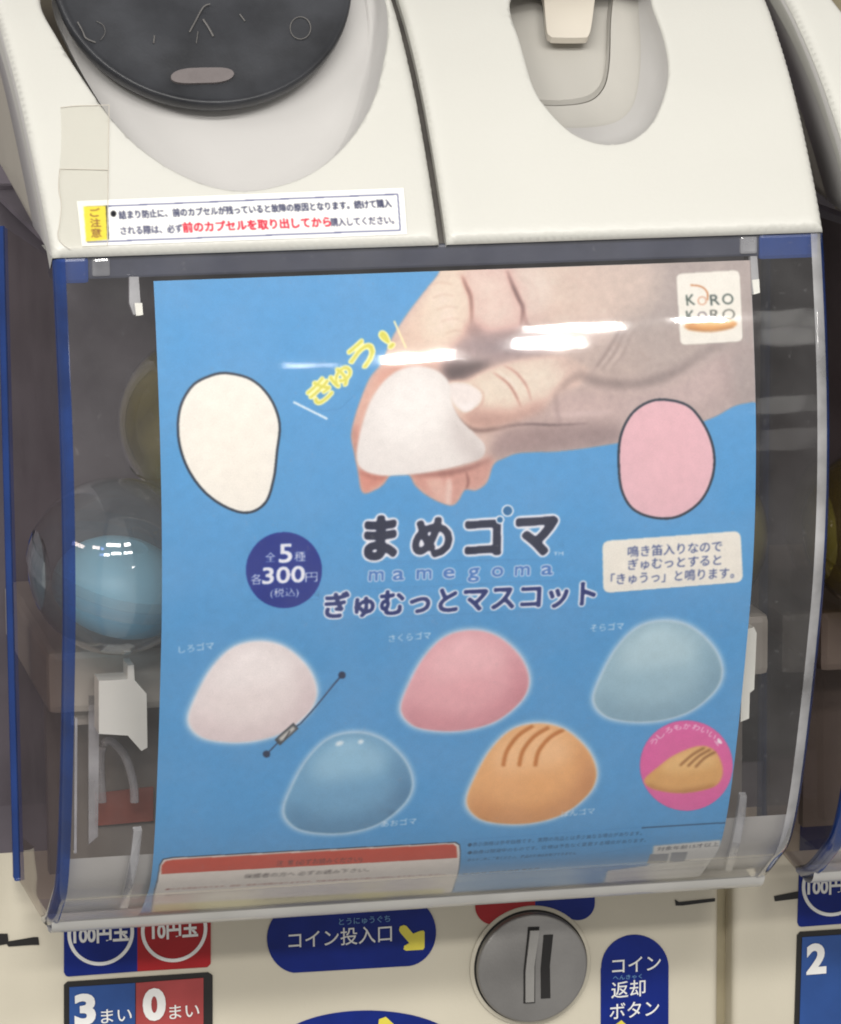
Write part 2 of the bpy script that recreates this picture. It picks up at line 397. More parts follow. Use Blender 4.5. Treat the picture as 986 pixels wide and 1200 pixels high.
px_front0 = FRONT.px([(2, 30)])[0]
FLK = (-.1405 - px_front0[0]) / px_front0[1]
def flare(V, s):
    V = np.array(V); V[..., 0] -= FLK * np.clip(s, 0, 1) * np.clip((-.112 - V[..., 0]) / .028, 0, 1) ** 1.5; return V
def front_panel(name, x0, x1, holes, mat, top=.145):
    rad = .003
    outer = dense([(x0, 0), (x1, 0), (x1, top), (x0, top)], .003)
    loops = [outer]; extra = []
    def rings(lp, offs):
        c = lp.mean(0); t = np.roll(lp, -1, 0) - np.roll(lp, 1, 0); n = np.stack([t[:, 1], -t[:, 0]], 1); n /= np.linalg.norm(n, axis=1)[:, None]
        if ((lp + n * .001 - c) ** 2).sum() < ((lp - c) ** 2).sum(): n = -n
        return [lp + n * o for o in offs]
    for h in holes:
        loops.append(h)
        for q in rings(h, (.0003, .0008, .0014)): extra += list(q)
    for d in (.0004, .001, .0018, .003):
        s = np.arange(d, top - d, .003); xx = np.arange(x0 + d, x1 - d, .003)
        extra += [(x0 + d, v) for v in s] + [(x1 - d, v) for v in s] + [(v, d) for v in xx]
    extra = np.array(extra)
    for h in holes: extra = extra[~inside(extra, h)]
    P, F = cdt(loops, .004, extra)
    d = np.minimum(np.minimum(P[:, 0] - x0, x1 - P[:, 0]), P[:, 1]); d = np.clip(d, 0, rad); off = -(rad - np.sqrt(rad ** 2 - (rad - d) ** 2))
    for h in holes:
        dd = np.sqrt(((P[:, None] - h[None]) ** 2).sum(2)).min(1); rr = .0014; dd = np.clip(dd, 0, rr); off -= (rr - np.sqrt(rr ** 2 - (rr - dd) ** 2))
    V = flare(FRONT.pos(P, off), P[:, 1]); mb = MB(); mb.add(V, F)
    # returns: the sides and the underside turn back into the machine
    for side in (x0, x1):
        s = np.linspace(0, top, 60); a = FRONT.pos(np.stack([np.full(60, side), s], 1), -rad); b = FRONT.pos(np.stack([np.full(60, side), s], 1), -.012)
        mb.grid(np.stack([flare(a, s), flare(b, s)]))
    xx = np.linspace(x0, x1, 40); a = FRONT.pos(np.stack([xx, xx * 0], 1), -rad); b = a + np.array([0, .03, .001])
    mb.grid(np.stack([a, b]))
    return mb.out(name, mat, mach, True)

def px_front(p): return FRONT.px(p)
hole1 = px_front(crom([(61, 0), (78, 45), (101, 90), (131, 137), (165, 172), (205, 199), (248, 217), (291, 222), (335, 214), (372, 197), (408, 165), (436, 120), (450, 70), (455, 25), (448, -15), (425, -55), (370, -85), (290, -97), (200, -95), (120, -75), (72, -35)], 6))
pk = crom([(598, 2), (611, 50), (626, 100), (643, 127), (668, 152), (692, 164), (716, 168), (742, 162), (765, 142), (779, 110), (784, 80), (779, 45), (766, 8), (755, -15), (700, -28), (620, -20)], 6)
hole2 = px_front(pk)
XS = -.0006
Ld = front_panel('dispenser_panel', -.1405, XS - .0018, [hole1[::-1]], M['white'], .205)
Rd = front_panel('coin_return_panel', XS + .0010, .1398, [hole2[::-1]], M['white'], .205)
# dark seam between the two halves, and the body behind them
s = np.linspace(-.001, .205, 40)
MB().grid(np.stack([FRONT.pos(np.stack([np.full(40, x), s], 1), -.006) for x in (-.006, .006)])).out('seam_gasket', M['gasket'], mach, True)
MB().grid(np.stack([FRONT.pos(np.stack([np.full(40, x), np.linspace(.03, .205, 40)], 1), -.040) for x in (-.1375, .137)])).out('upper_body', M['olive'], mach, True)

# round recess with the smoky dish
nr = np.array([0, -math.cos(R(36)), math.sin(R(36))]); tr_ = np.array([0, nr[2], -nr[1]]); EX = np.array([1., 0, 0])
foot = FRONT.pos(px_front([(288, 214)])[0])
oc = foot - nr * .0150                                     # the dish rim lies in this plane
edge = FRONT.pos(hole1, -.0014)
fl_ = edge - np.outer((edge - (oc - nr * .011)) @ nr, nr); cen = fl_.mean(0); fl_ = cen + (fl_ - cen) * .90
rows = [edge] + [edge * (1 - q) + fl_ * q + nr * h for q, h in ((.12, -.0022), (.30, -.0042), (.55, -.0050), (.80, -.0030), (.95, -.0006))] + [fl_, cen + (fl_ - cen) * .8, cen + (fl_ - cen) * .3]
b = MB().grid(np.stack(rows), cv=True); b.cap(rows[-1]); b.out('dispenser_recess', M['greyp'], mach, True)
dcn = on_plane(np.array([[238, -30]]), oc, nr)[0]
DR = np.linalg.norm(on_plane(np.array([[412, -30]]), oc, nr)[0] - dcn)
def ringp(r, dep, n=96):
    t = np.linspace(0, 2 * math.pi, n, endpoint=False)
    return dcn + np.outer(r * np.cos(t), EX) + np.outer(r * np.sin(t), tr_) - nr * dep
dish = [ringp(DR * q, z) for q, z in ((.96, .0068), (.985, .006), (1, .0035), (1.0, .001), (.992, 0), (.975, -.0005), (.962, .0004), (.94, .0007), (.80, .0003), (.60, .0000), (.32, .0000), (.30, .0006), (.28, .0009), (.15, .0009), (.05, .0009))]
b = MB().grid(np.stack(dish), cv=True); b.cap(dish[-1]); dsh = b.out('dispenser_dish', M['black'], mach, True)
def on_dish(p, lift=.0006):
    q = on_plane(np.asarray(p, float), oc - nr * .0004, nr); return q + nr * lift
def dish_line(pts, r, name='etched_mark', mat='etch'): 
    return MB().tube(on_dish(crom(pts, 6, False) if len(pts) > 2 else pts, .0007), r, 6).out(name, M[mat], dsh, True)
t = np.linspace(0, 2 * math.pi, 33)
dish_line(np.stack([352 + 12 * np.cos(t), 34 + 13 * np.sin(t)], 1), .00022)
dish_line([(91, 27), (97, 38), (101, 46), (112, 51)], .0003); dish_line([(113, 26), (121, 31), (123, 40), (118, 48)], .00014)
dish_line([(246, 6), (238, 10), (228, 28), (222, 39)], .00034); dish_line([(238, 24), (244, 33), (250, 44)], .00042); dish_line([(232, 38), (230, 52)], .00018)
dish_line([(281, 18), (287, 26)], .0003); dish_line([(181, 43), (180, 52)], .0003)
b = MB(); sl = on_dish(np.stack([237 + (29 + 0) * np.sign(np.cos(t)) * np.abs(np.cos(t)) ** .45 + 8 * np.cos(t), 90 + 9 * np.sin(t) - 2 * np.cos(t)], 1)[:-1], -.0001)
b.prism(sl, nr * .0012).out('dish_slot', M['slot'], dsh)

# coin return pocket
pc = hole2.mean(0); pn = FRONT.nrm(pc[1]); po = FRONT.pos(pc)
def at_depth(p, dep): return on_plane(np.asarray(p, float), po - pn * dep, pn)
e2 = FRONT.pos(hole2, -.0014); n2 = len(e2)
fl = crom([(598, -40), (560, 30), (575, 100), (605, 138), (650, 146), (700, 144), (728, 134), (742, 112), (747, 70), (746, 20), (744, -30), (735, -70), (670, -80)], 8)
def match(loop, ref, n):
    c = loop.mean(0); u = loop - c; ax = np.array([1., 0, 0]); ay = np.cross(pn, ax); ay = ay if ay[2] > 0 else -ay
    ang = np.arctan2(u @ ay, u @ ax); o = np.argsort(ang); L = loop[o]; A = ang[o]
    rc = ref - ref.mean(0); ra = np.arctan2(rc @ ay, rc @ ax)
    return np.stack([np.interp(ra, A, L[:, k], period=2 * math.pi) for k in range(3)], 1)
floor3 = at_depth(fl, .020); f2 = match(floor3, e2, n2)
mid = e2 * .93 + f2 * .07 - pn * .004
rows = [e2, mid, e2 * .5 + f2 * .5 - pn * .002, e2 * .12 + f2 * .88 - pn * .0005]
pocket = MB().grid(np.stack(rows), cv=True).out('coin_return_pocket', M['greyp'], mach, True)
in3 = crom([(590, -60), (588, 60), (605, 112), (640, 123), (685, 120), (705, 106), (713, 80), (715, 30), (716, -60), (650, -70)], 8)
i3 = match(at_depth(in3, .0205), e2, n2)
MB().grid(np.stack([rows[-1], f2, f2 * .03 + i3 * .97 + 0]), cv=True).out('pocket_floor', M['taupe'], pocket, True)
i4 = match(at_depth(crom([(590, -60), (586, 55), (602, 105), (638, 117), (682, 114), (702, 101), (709, 76), (711, 28), (711, -60), (650, -70)], 8), .026), e2, n2)
b = MB().grid(np.stack([i3, i4 * .6 + i3 * .4, i4]), cv=True); b.cap(i4); b.out('pocket_bottom', M['taupe'], pocket, True)
tabl = at_depth(crom([(634, -32), (638, 1), (641, 35), (645, 42), (652, 44), (684, 44), (690, 41), (693, 31), (697, 1), (700, -32)], 5), .018)
MB().prism(tabl, -pn * .003).out('coin_return_flap', M['beige'], pocket)

# sides of the upper body: a pale facet, then a greyer step
s = np.linspace(-.001, .205, 50)
def back(dx, d, zmin=0):
    q = FRONT.pos(np.stack([np.full(50, -.1405), s], 1), -.003); q[:, 0] = flare(q, s)[:, 0] + dx
    q = q + np.array([0, d, 0]); q[:, 2] = np.maximum(q[:, 2], .0962 + .1225 * d); return q
MB().grid(np.stack([back(.0006, 0), back(-.0003, .0015), back(-.0006, .040), back(.0004, .041)])).out('side_panel', M['greyp'], mach, True)
MB().grid(np.stack([back(.0001, .039), back(-.0001, .041), back(-.0001, .16)])).out('side_body', M['sidegrey'], mach, True)

# ---- sticker under the recess
SX = px_front([(90, 236), (473, 220.5), (477, 275), (96, 289)])
cv = Canvas(FRONT, SX[:, 0].min() - .002, SX[:, 0].max() + .002, SX[:, 1].min() - .002, SX[:, 1].max() + .002, (238, 238, 234), 7200)
for a, bb in (((101, 243), (466, 228)), ((466, 228), (469, 270)), ((469, 270), (103, 284)), ((103, 284), (101, 243))): cv.line([a, bb], 1.3, (70, 75, 120))
cv.poly([(98, 242.5), (125, 241.5), (127, 281), (101, 283.5)], (232, 216, 60)); 
for a, bb in (((125, 241.5), (127, 281)),): cv.line([a, bb], 2, (60, 60, 60))
for q, tx in enumerate('ご注意'): cv.text(tx, (106 + q * .6, 254 + q * 12), (118 + q * .6, 253.5 + q * 12), 12, (120, 70, 30), .03)
cv.ell((133, 251), 3.3, 3.6, (25, 25, 30))
cv.text('詰まり防止に、前のカプセルが残っていると故障の原因となります。続けて購入', (140, 256.5), (459, 242.5), 11.5, (52, 55, 82), .045)
cv.text('される際は、必ず', (142, 275), (214, 272), 11.5, (60, 62, 90), .04)
cv.text('前のカプセルを取り出してから', (215, 272), (388, 265), 14, (200, 40, 58), .045)
cv.text('購入してください。', (388, 265), (462, 262), 11.5, (55, 55, 85), .04)
cv.a *= (1 + rng.normal(0, .012, cv.a.shape[:2]))[..., None]
smat = imgmat('warning_sticker_print', cv.a, .3)
stk = patch('warning_sticker', FRONT, dense(SX[::-1], .006), .00025, smat, mach, cv.rect)
patch('caution_mark', FRONT, dense(px_front([(98, 242.5), (125, 241.5), (127, 281), (101, 283.5)])[::-1], .006), .00034, smat, stk, cv.rect)
patch('lettering', FRONT, dense(px_front([(129, 243), (463, 230), (465, 268), (131, 280)])[::-1], .006), .00034, smat, stk, cv.rect)
# ---- yellowed tape over the corner of the sticker
tp = np.array([(71, 127), (90, 125), (128, 124), (127, 160), (127, 198), (126, 240), (126, 290), (98, 292), (84, 292), (73, 286), (68, 278), (70, 262), (72, 240), (69, 222), (70, 200), (72, 160)])
tpx = px_front(tp)
tape = patch('clear_tape', FRONT, dense(tpx[::-1], .004), .0005, M['tape'], mach, None, .004)
for ln in ([(71, 127), (90, 125), (128, 124)], [(128, 124), (127, 198), (126, 288)], [(70, 200), (69, 222), (72, 240), (70, 262), (68, 278), (74, 287), (83, 293)], [(70, 199), (90, 199), (127, 200)]):
    MB().tube(FRONT.pos(px_front(crom(ln, 5, False)), .0005), .00013, 5).out('tape_edge', M['beige'], tape, True)

# ---- hood
XL, XR = -.140, .1402
zz = np.linspace(.0, HOOD.L, 90)
def sheet(x0, x1, off=0, nx=12, s0=0, s1=None):
    s = np.linspace(s0, HOOD.L if s1 is None else s1, 90); xs = np.linspace(x0, x1, nx)
    return np.stack([HOOD.pos(np.stack([np.full(90, x), s], 1), off) for x in xs])
SB = .046
hood = MB().grid(sheet(XL + .0037, XR - .004, 0, 12, SB)).out('clear_hood', M['hood'], mach, True)
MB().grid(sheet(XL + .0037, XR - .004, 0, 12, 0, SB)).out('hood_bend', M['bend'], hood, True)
YB = .108
s = np.linspace(0, HOOD.L, 90); a = HOOD.pos(np.stack([np.full(90, XL), s], 1), -.003); bk = a.copy(); bk[:, 1] = YB; bk[:, 0] -= .0055
bk[:, 2] = np.maximum(bk[:, 2], -.157)
MB().grid(np.stack([a, (a + bk) / 2, bk])).out('hood_side', M['hoodside'], hood, True)
a2 = a.copy(); a2[:, 0] = XR; b2 = bk.copy(); b2[:, 0] = XR + .001
MB().grid(np.stack([a2, b2])).out('hood_side', M['hoodside'], hood, True)
def bevel_strip(prof, name, mat, par=hood):
    MB().grid(np.stack([HOOD.pos(np.stack([np.full(90, x), s], 1), o) for x, o in prof])).out(name, mat, par, True)
bevel_strip([(XL + .0038, .0002), (XL + .0030, .0003), (XL + .0014, -.0005), (XL - .0002, -.0024), (XL - .0003, -.0045)], 'hood_edge', M['blueclear'])
bevel_strip([(XR - .0052, .0002), (XR - .0044, .0004), (XR - .0022, .0001), (XR - .0014, -.0005)], 'hood_edge_highlight', M['rib'])  # pale strip standing in for the bright highlight along the bevel
bevel_strip([(XR - .0014, -.0004), (XR - .0002, -.0014), (XR + .0003, -.004), (XR + .0003, -.010)], 'hood_edge', M['blueclear'])
# rear flange, blue, along the back of the side sheet
MB().grid(np.stack([bk + np.array(o) for o in ((.0006, -.001, 0), (-.0016, -.001, 0), (-.0016, .006, 0))])).out('hood_flange', M['blue'], hood, True)
# thick bottom lip, turning under and back
lipy = [(.0645, -.1620), (.0655, -.1643), (.0672, -.1660), (.0705, -.1678), (.076, -.1686), (.104, -.1640)]
rows = [[(x, y, z) for x in np.linspace(XL + .0015, XR - .0015, 30)] for y, z in lipy]
MB().grid(rows).out('hood_lip', M['lip'], hood, True)
# top rail behind the sheet and blue corner blocks
MB().box((XL + .004, .0045, .0875), (XR - .004, .030, .0958), .001).out('top_rail', M['slate'], mach)
for x0, x1 in ((XL + .0005, XL + .0125), (XR - .024, XR - .0015)):
    MB().box((x0, .0035, .0862), (x1, .024, .0957), .0015).out('corner_block', M['blue'], mach)
MB().box((XL + .0135, .0035, .0885), (XL + .020, .012, .0950), .001).out('hood_catch', M['tab'], mach)
MB().box((XR - .031, .0035, .0885), (XR - .0245, .012, .0950), .001).out('hood_catch', M['tab'], mach)
# poster holders: tabs at the top, ribs at the bottom
def holder(pts, name, mat, off0=-.0030, off1=-.0005):
    P = HOOD.px(pts); a = HOOD.pos(P, off0); b_ = HOOD.pos(P, off1); n = len(P)
    MB().add(np.concatenate([a, b_]), [tuple(range(n)), tuple(range(2 * n - 1, n - 1, -1))] + [(i, i + n, (i + 1) % n + n, (i + 1) % n) for i in range(n)]).out(name, mat, hood)
holder([(152, 324), (163, 324), (166, 366), (157, 369), (152, 355)], 'poster_clip', M['tab'])
holder([(158, 355), (167, 355), (168, 369), (160, 370)], 'poster_clip_tip', M['bracket'], -.0026, -.0002)
holder([(880, 300), (888, 300), (891, 342), (882, 345)], 'poster_clip', M['tab'])
holder([(882, 328), (890, 327), (891, 343), (884, 345)], 'poster_clip_tip', M['bracket'], -.0026, -.0002)
for cpts in ([(157, 975), (167, 974), (163, 1010), (156, 1040), (150, 1066), (140, 1066), (147, 1040), (153, 1010)], [(868, 934), (876, 934), (874, 960), (868, 990), (858, 1022), (850, 1022), (859, 988), (864, 960)]):
    holder(cpts, 'poster_rib', M['rib'])

# ---- inside of the hood
MB().box((-.150, .195, -.150), (.150, .203, .10)).out('back_wall', M['inner'], mach)
MB().box((XL + .001, .03, .0965), (XR - .001, .195, .0985)).out('chamber_roof', M['inner'], mach)
MB().box((-.1385, .060, -.0815), (.1385, .195, -.0577), .003).out('hopper_deck', M['hopper'], mach)
MB().box((-.136, .088, -.150), (.136, .094, -.0830)).out('chute_wall', M['chute'], mach)
trs = np.linspace(.004, HOOD.s[np.argmin(np.abs(HOOD.P[:, 1] + .131))], 30)
rows = [HOOD.pos(np.stack([np.full(30, x), trs], 1), -.0045) for x in (XL + .001, XR - .001)]
MB().grid(np.stack(rows)).out('bottom_tray', M['tray'], mach, True)
def slab(pts, y, th, name, mat, par=mach, bev=0):
    MB().prism(on_y(pts, y), (0, th, 0)).out(name, mat, par)
slab([(80, 768), (119, 767), (123, 772), (123, 800), (118, 848), (84, 850)], .066, .004, 'bracket_plate', M['hopper'])
slab([(116, 798), (150, 796), (150, 780), (157, 779), (158, 797), (172, 813), (173, 876), (166, 880), (150, 862), (116, 860)], .044, .012, 'hopper_bracket', M['bracket'])
slab([(872, 738), (884, 735), (887, 742), (884, 808), (879, 812), (878, 842), (868, 846)], .020, .006, 'hopper_bracket', M['bracket'])
slab([(104, 815), (117, 815), (115, 980), (104, 990)], .060, .003, 'guide_rail', M['rib'])
slab([(88, 842), (91, 842), (90, 1000), (87, 1000)], .040, .002, 'guide_rail', M['rib'])
slab([(112, 930), (180, 922), (180, 962), (112, 968)], .086, .001, 'red_label', M['redlab'])
b = MB(); b.tube(on_y(crom([(120, 940), (118, 885), (128, 868), (146, 885), (156, 915), (158, 940)], 6, False), .074), .0018, 8).out('clear_guard', M['tab'], mach, True)

# ---- lower panel
def lower_panel(x0, x1, name, mat, par):
    z0, z1 = -.285, -.150; r = .0035; lp = []
    prof = [(x0, YL + .03)] + [(x0 + r - r * math.cos(a), YL + r - r * math.sin(a)) for a in np.linspace(0, math.pi / 2, 7)] + [(x1 - r + r * math.sin(a), YL + r - r * math.cos(a)) for a in np.linspace(0, math.pi / 2, 7)] + [(x1, YL + .03)]
    return MB().grid([[(x, y, z) for z in (z1, z0)] for x, y in prof]).out(name, mat, par, True)
low = lower_panel(-.156, .1372, 'lower_panel', M['cream'], mach)
def on_low(p, off=0): return on_y(np.asarray(p, float), YL - off)
def flat(pts, off, name, mat, par, smooth=0):
    P = crom(pts, smooth) if smooth else np.asarray(pts, float)
    q = on_low(P); V, F = cdt([q[:, [0, 2]]], 1.0)
    # thin card with a real edge
    n = len(V); a = np.stack([V[:, 0], np.full(n, YL - off), V[:, 1]], 1); mb = MB(); mb.add(a, F)
    lo = q.copy(); lo[:, 1] = YL - off; hi = q.copy(); hi[:, 1] = YL; mb.grid(np.stack([lo, hi]), cv=True)
    return mb.out(name, mat, par)
def word(txt, p0, p1, size, mat, par, off=.0007, bold=.015, name='lettering'):
    V, T = glyphs(txt, bold, 4); x0, x1 = V[:, 0].min(), V[:, 0].max(); A, B = on_low([p0, p1]); C = on_low([(p0[0], p0[1] - size)])[0]
    ux = (B - A) / (x1 - x0); uz = np.array([0, 0, np.linalg.norm(C - A)]) + 0 * ux
    P = A + np.outer(V[:, 0] - x0, ux) + np.outer(V[:, 1], uz); P[:, 1] = YL - off
    return mk(name, P, T, mat, par, False)
def arc(c, rx, ry, a0, a1, n=24): 
    t = np.radians(np.linspace(a0, a1, n)); return [(c[0] + rx * math.cos(q), c[1] + ry * math.sin(q)) for q in t]
def ring(c, r, wd, off, name, mat, par):
    C = on_low([c])[0]; rr = np.linalg.norm(on_low([(c[0], c[1] - r)])[0] - C); ww = rr * wd / r
    t = np.linspace(0, 2 * math.pi, 64, endpoint=False)
    L = lambda q, o: [(C[0] + q * math.cos(k), YL - o, C[2] + q * math.sin(k)) for k in t]
    return MB().grid([L(rr - ww, off - .0002), L(rr - ww, off), L(rr, off), L(rr, off - .0002)], cv=True).out(name, mat, par)
T0 = []   # parts repeated on the neighbouring machine
pl = flat([(75, 1010), (158, 1004), (161, 1004), (161, 1138), (80, 1144), (77, 1143), (75, 1139)], .0005, 'coin_price_label', M['blueprint'], mach); T0.append(pl)
rg = ring((118, 1093), 38, 4, .0008, 'white_ring', M['whiteprint'], pl)
word('100円玉', (86, 1104), (151, 1100), 22, M['whiteprint'], pl, .0008, .035)
pr = flat([(161, 1004), (243, 999), (247, 999), (247, 1129), (243, 1133), (161, 1138)], .0005, 'coin_price_label', M['red'], mach)
ring((204, 1089), 38, 4, .0008, 'white_ring', M['whiteprint'], pr)
word('10円玉', (178, 1099), (232, 1095), 22, M['whiteprint'], pr, .0008, .035)
ct = flat([(75, 1154), (79, 1150), (244, 1139), (249, 1142), (249, 1260), (75, 1270)], .0009, 'coin_counter', M['dark'], mach); T0.append(ct)
cb = flat([(81, 1156), (158, 1151), (158, 1262), (81, 1268)], .0013, 'blue_window', M['winblue'], ct)
cr = flat([(159, 1151), (238, 1145), (238, 1258), (159, 1262)], .0013, 'red_window', M['winred'], ct)
word('3', (87, 1199), (112, 1197), 48, M['whiteprint'], cb, .0018, .045)
word('まい', (118, 1197), (154, 1194), 19, M['whiteprint'], cb, .0018, .005)
word('0', (167, 1193), (194, 1191), 48, M['whiteprint'], cr, .0018, .05)
word('まい', (198, 1192), (233, 1189), 19, M['whiteprint'], cr, .0018, .005)
pill = [(345, 1058), (480, 1048)] + arc((475, 1092), 36, 40, -80, 82, 20) + arc((349, 1100), 36, 40, 98, 262, 20)
pi = flat(pill, .0005, 'coin_entry_label', M['blueprint'], mach)
word('コイン投入口', (338, 1110), (459, 1101), 22, M['whiteprint'], pi, .0008, .006)
word('とうにゅうぐち', (397, 1083), (457, 1079), 9, M['paleblue'], pi, .0008, .01)
z5 = lambda L: [(290 + a / 3.652, 1040 + b_ / 3.652) for a, b_ in L]
flat(z5([(648, 180), (652, 165), (668, 159), (680, 163), (708, 196), (738, 184), (752, 182), (757, 188), (757, 255), (750, 264), (678, 268), (668, 263), (670, 248), (692, 236), (654, 192)]), .0008, 'yellow_arrow', M['yellow'], pi)
rp_ = flat([(704, 1260), (704, 1135)] + arc((744, 1134), 39.5, 39, 180, 356, 24) + [(783, 1255)], .0005, 'coin_return_label', M['blueprint'], mach)
word('コイン', (717, 1139.5), (774, 1135), 21, M['whiteprint'], rp_, .0008, .007)
word('返却', (716, 1168), (756, 1164.5), 21, M['whiteprint'], rp_, .0008, .007)
word('ボタン', (714, 1193), (772, 1188), 21, M['whiteprint'], rp_, .0008, .007)
word('へんきゃく', (718, 1147.5), (752, 1145.5), 6, M['paleblue'], rp_, .0008, .01)
flat([(720, 1201), (728, 1195), (738, 1204), (730, 1215)], .0008, 'yellow_arrow', M['yellow'], rp_)
ob = flat(arc((431, 1228), 108, 44, 183, 357, 40) + [(540, 1262), (322, 1272)], .0005, 'lower_blue_label', M['blueprint'], mach)
flat([(444, 1194), (452, 1191), (466, 1204), (478, 1222), (440, 1225)], .0008, 'yellow_arrow', M['yellow'], ob)
rl = flat([(627, 1020), (627, 1078)] + [(590, 1082)] + arc((577, 1062), 20, 21, 70, 200, 14) + [(557, 1025)], .0005, 'coin_ring_label', M['red'], mach)
flat([(627, 1020), (697, 1015), (697, 1055)] + arc((677, 1058), 20, 20, 0, 110, 14) + [(627, 1078)], .0005, 'coin_ring_label', M['blueprint'], mach)
# coin disc: a knurled-edge metal plate with a raised bar and a slot
DC = on_low([(621.5, 1131)])[0]; dr = np.linalg.norm(on_low([(621.5, 1194.5)])[0] - DC)
def dring(r, o, n=96): return [(DC[0] + r * math.cos(k * 2 * math.pi / n), YL - o, DC[2] + r * math.sin(k * 2 * math.pi / n)) for k in range(n)]
MB().grid([dring(dr * 1.10, .0006), dring(dr * 1.09, .0009), dring(dr * .98, .0009)], cv=True).out('disc_surround', M['cream'], mach, True)
b = MB().grid([dring(dr, .0002), dring(dr, .0035), dring(dr * .985, .0043), dring(dr * .95, .0046), dring(dr * .5, .0050), dring(dr * .02, .0050)], cv=True); b.cap(dring(dr * .02, .0050)); disc = b.out('coin_disc', M['metal'], mach, True)
MB().grid([dring(dr * 1.03, .001), dring(dr * 1.03, .0012), dring(dr, .0012)], cv=True).out('disc_groove', M['dark'], disc)
z6 = lambda L: [(540 + a / 3.081, 1040 + b_ / 3.081) for a, b_ in L]
def prismat(pts, o0, o1, name, mat, par): 
    q = on_y(np.asarray(pts, float), YL - o0); return MB().prism(q, (0, -(o1 - o0), 0)).out(name, mat, par)
prismat(z6([(243, 142), (284, 141), (268, 280), (268, 416), (226, 418), (226, 300)]), .0046, .0051, 'slot_frame', M['dark'], disc)
prismat(z6([(248, 152), (281, 151), (263, 280), (262, 409), (231, 411), (231, 300)]), .0046, .0064, 'slot_bar', M['metal2'], disc)
prismat(z6([(299, 170), (333, 169), (321, 280), (323, 398), (289, 400), (288, 290)]), .0046, .0053, 'coin_slot', M['dark'], disc)
# slotted latches along the hood
for pts in ([(-4, 1094), (9, 1094), (10, 1103), (40, 1098), (45, 1098), (46, 1107), (38, 1107), (10, 1109), (8, 1106), (-4, 1108)], [(791, 1054), (796, 1057), (838, 1052.5), (838, 1056), (800, 1061), (792, 1061)]):
    flat(pts, .0004, 'latch_slot', M['dark'], mach)

# ------------------------------------------------------------------ the neighbouring machine: copies of the parts one sees
nb = mach.copy(); col.objects.link(nb); nb.location.x += PITCH
nb['label'] = 'neighbouring white capsule machine, only its left edge showing at the right side of the photo'
def dupe(o, parent):
    c = o.copy(); col.objects.link(c); c.parent = parent; c.matrix_parent_inverse = o.matrix_parent_inverse.copy()
    for ch in o.children: dupe(ch, c)
    return c
keep = {'dispenser_panel', 'side_panel', 'side_body', 'upper_body', 'clear_hood', 'top_rail', 'back_wall', 'hopper_deck', 'chute_wall', 'bottom_tray', 'chamber_roof'}
for o in list(mach.children):
    if o.name.split('.')[0] in keep or o in T0:
        c = dupe(o, nb)
        if o is ct:
            for k in list(c.children):
                if k.name.startswith('blue_window'):
                    for g in list(k.children): bpy.data.objects.remove(g)
                    V = word('2', (87, 1199), (112, 1197), 48, M['whiteprint'], k, .0018, .045); V.parent = k; V.matrix_parent_inverse = Matrix()
nl = lower_panel(.1433 , .44, 'lower_panel', M['cream'], None)
nl.data.transform(Matrix.Translation((-PITCH, 0, 0))); attach(nl, mach); nl.parent = nb; nl.matrix_parent_inverse = low.matrix_parent_inverse.copy()
sl_ = flat([(907, 1050), (938, 1044), (938, 1036), (942, 1035), (942, 1052), (908, 1056)], .0004, 'latch_slot', M['dark'], mach)
sl_.data.transform(Matrix.Translation((-PITCH, 0, 0))); sl_.parent = nb; sl_.matrix_parent_inverse = low.matrix_parent_inverse.copy()
# dark gap between the two lower bodies
MB().box((.1365, YL + .012, -.285), (.1440, YL + .03, -.14)).out('side_gap', M['olive'], mach)

# ------------------------------------------------------------------ capsules
def hemi(c, r, ax, top, n=28, m=12):
    ax = Vector(ax).normalized(); q = Vector((0, 0, 1)).rotation_difference(ax); rows = []
    for i in range(m + 1):
        th = math.pi / 2 * i / m
        z = math.sin(th) * (1 if top else -1); rr = math.cos(th)
        rows.append([tuple(Vector(c) + r * (q @ Vector((rr * math.cos(k * 2 * math.pi / n), rr * math.sin(k * 2 * math.pi / n), z)))) for k in range(n)])
    return rows
def blob(c, r, ax, sq=.8, n=26, m=14):
    ax = Vector(ax).normalized(); q = Vector((0, 0, 1)).rotation_difference(ax); rows = []
    for i in range(1, m):
        th = math.pi * i / m; z = -math.cos(th) * sq; rr = math.sin(th) ** (.75 if z < 0 else 1)
        if z < 0: z *= .75
        rows.append([tuple(Vector(c) + r * (q @ Vector((1.05 * rr * math.cos(k * 2 * math.pi / n), .9 * rr * math.sin(k * 2 * math.pi / n), z)))) for k in range(n)])
    return rows
def capsule(c, r, ax, m_top, m_bot, toy, label, tlabel):
    c = np.asarray(c, float)
    e = empty('capsule', tuple(c - np.array([0, 0, r])), label, 'capsule', 'capsules inside the machines')
    MB().grid(hemi(c, r, ax, True), cv=True).out('clear_lid', M[m_top], e, True)
    MB().grid(hemi(c, r * .985, ax, False), cv=True).out('coloured_base', M[m_bot], e, True)
    rows = hemi(c, r * 1.012, ax, True)[:2]; rows2 = hemi(c, r * 1.012, ax, False)[:2]
    MB().grid([rows2[1], rows2[0], rows[1]], cv=True).out('seam_ring', M[m_top], e, True)
    if toy:
        rows = blob(c - np.array(Vector(ax).normalized()) * r * .32 + np.array([r * .12, 0, 0]), r * .74, ax); b = MB().grid(rows, cv=True); b.cap(rows[0][::-1]); b.cap(rows[-1])
        t_ = b.out('soft_toy', M[toy], None, True); tag(t_, tlabel, 'soft toy')
c1 = on_y([(137, 664)], .050)[0]; r1 = .0330
c1[2] = -.0577 + r1
capsule(c1, r1, (.25, -.35, 1), 'shell', 'shellblue', 'toyblue', 'clear topped blue capsule with shiny highlights, left of the poster', 'pale blue soft toy inside the clear capsule left of the poster')
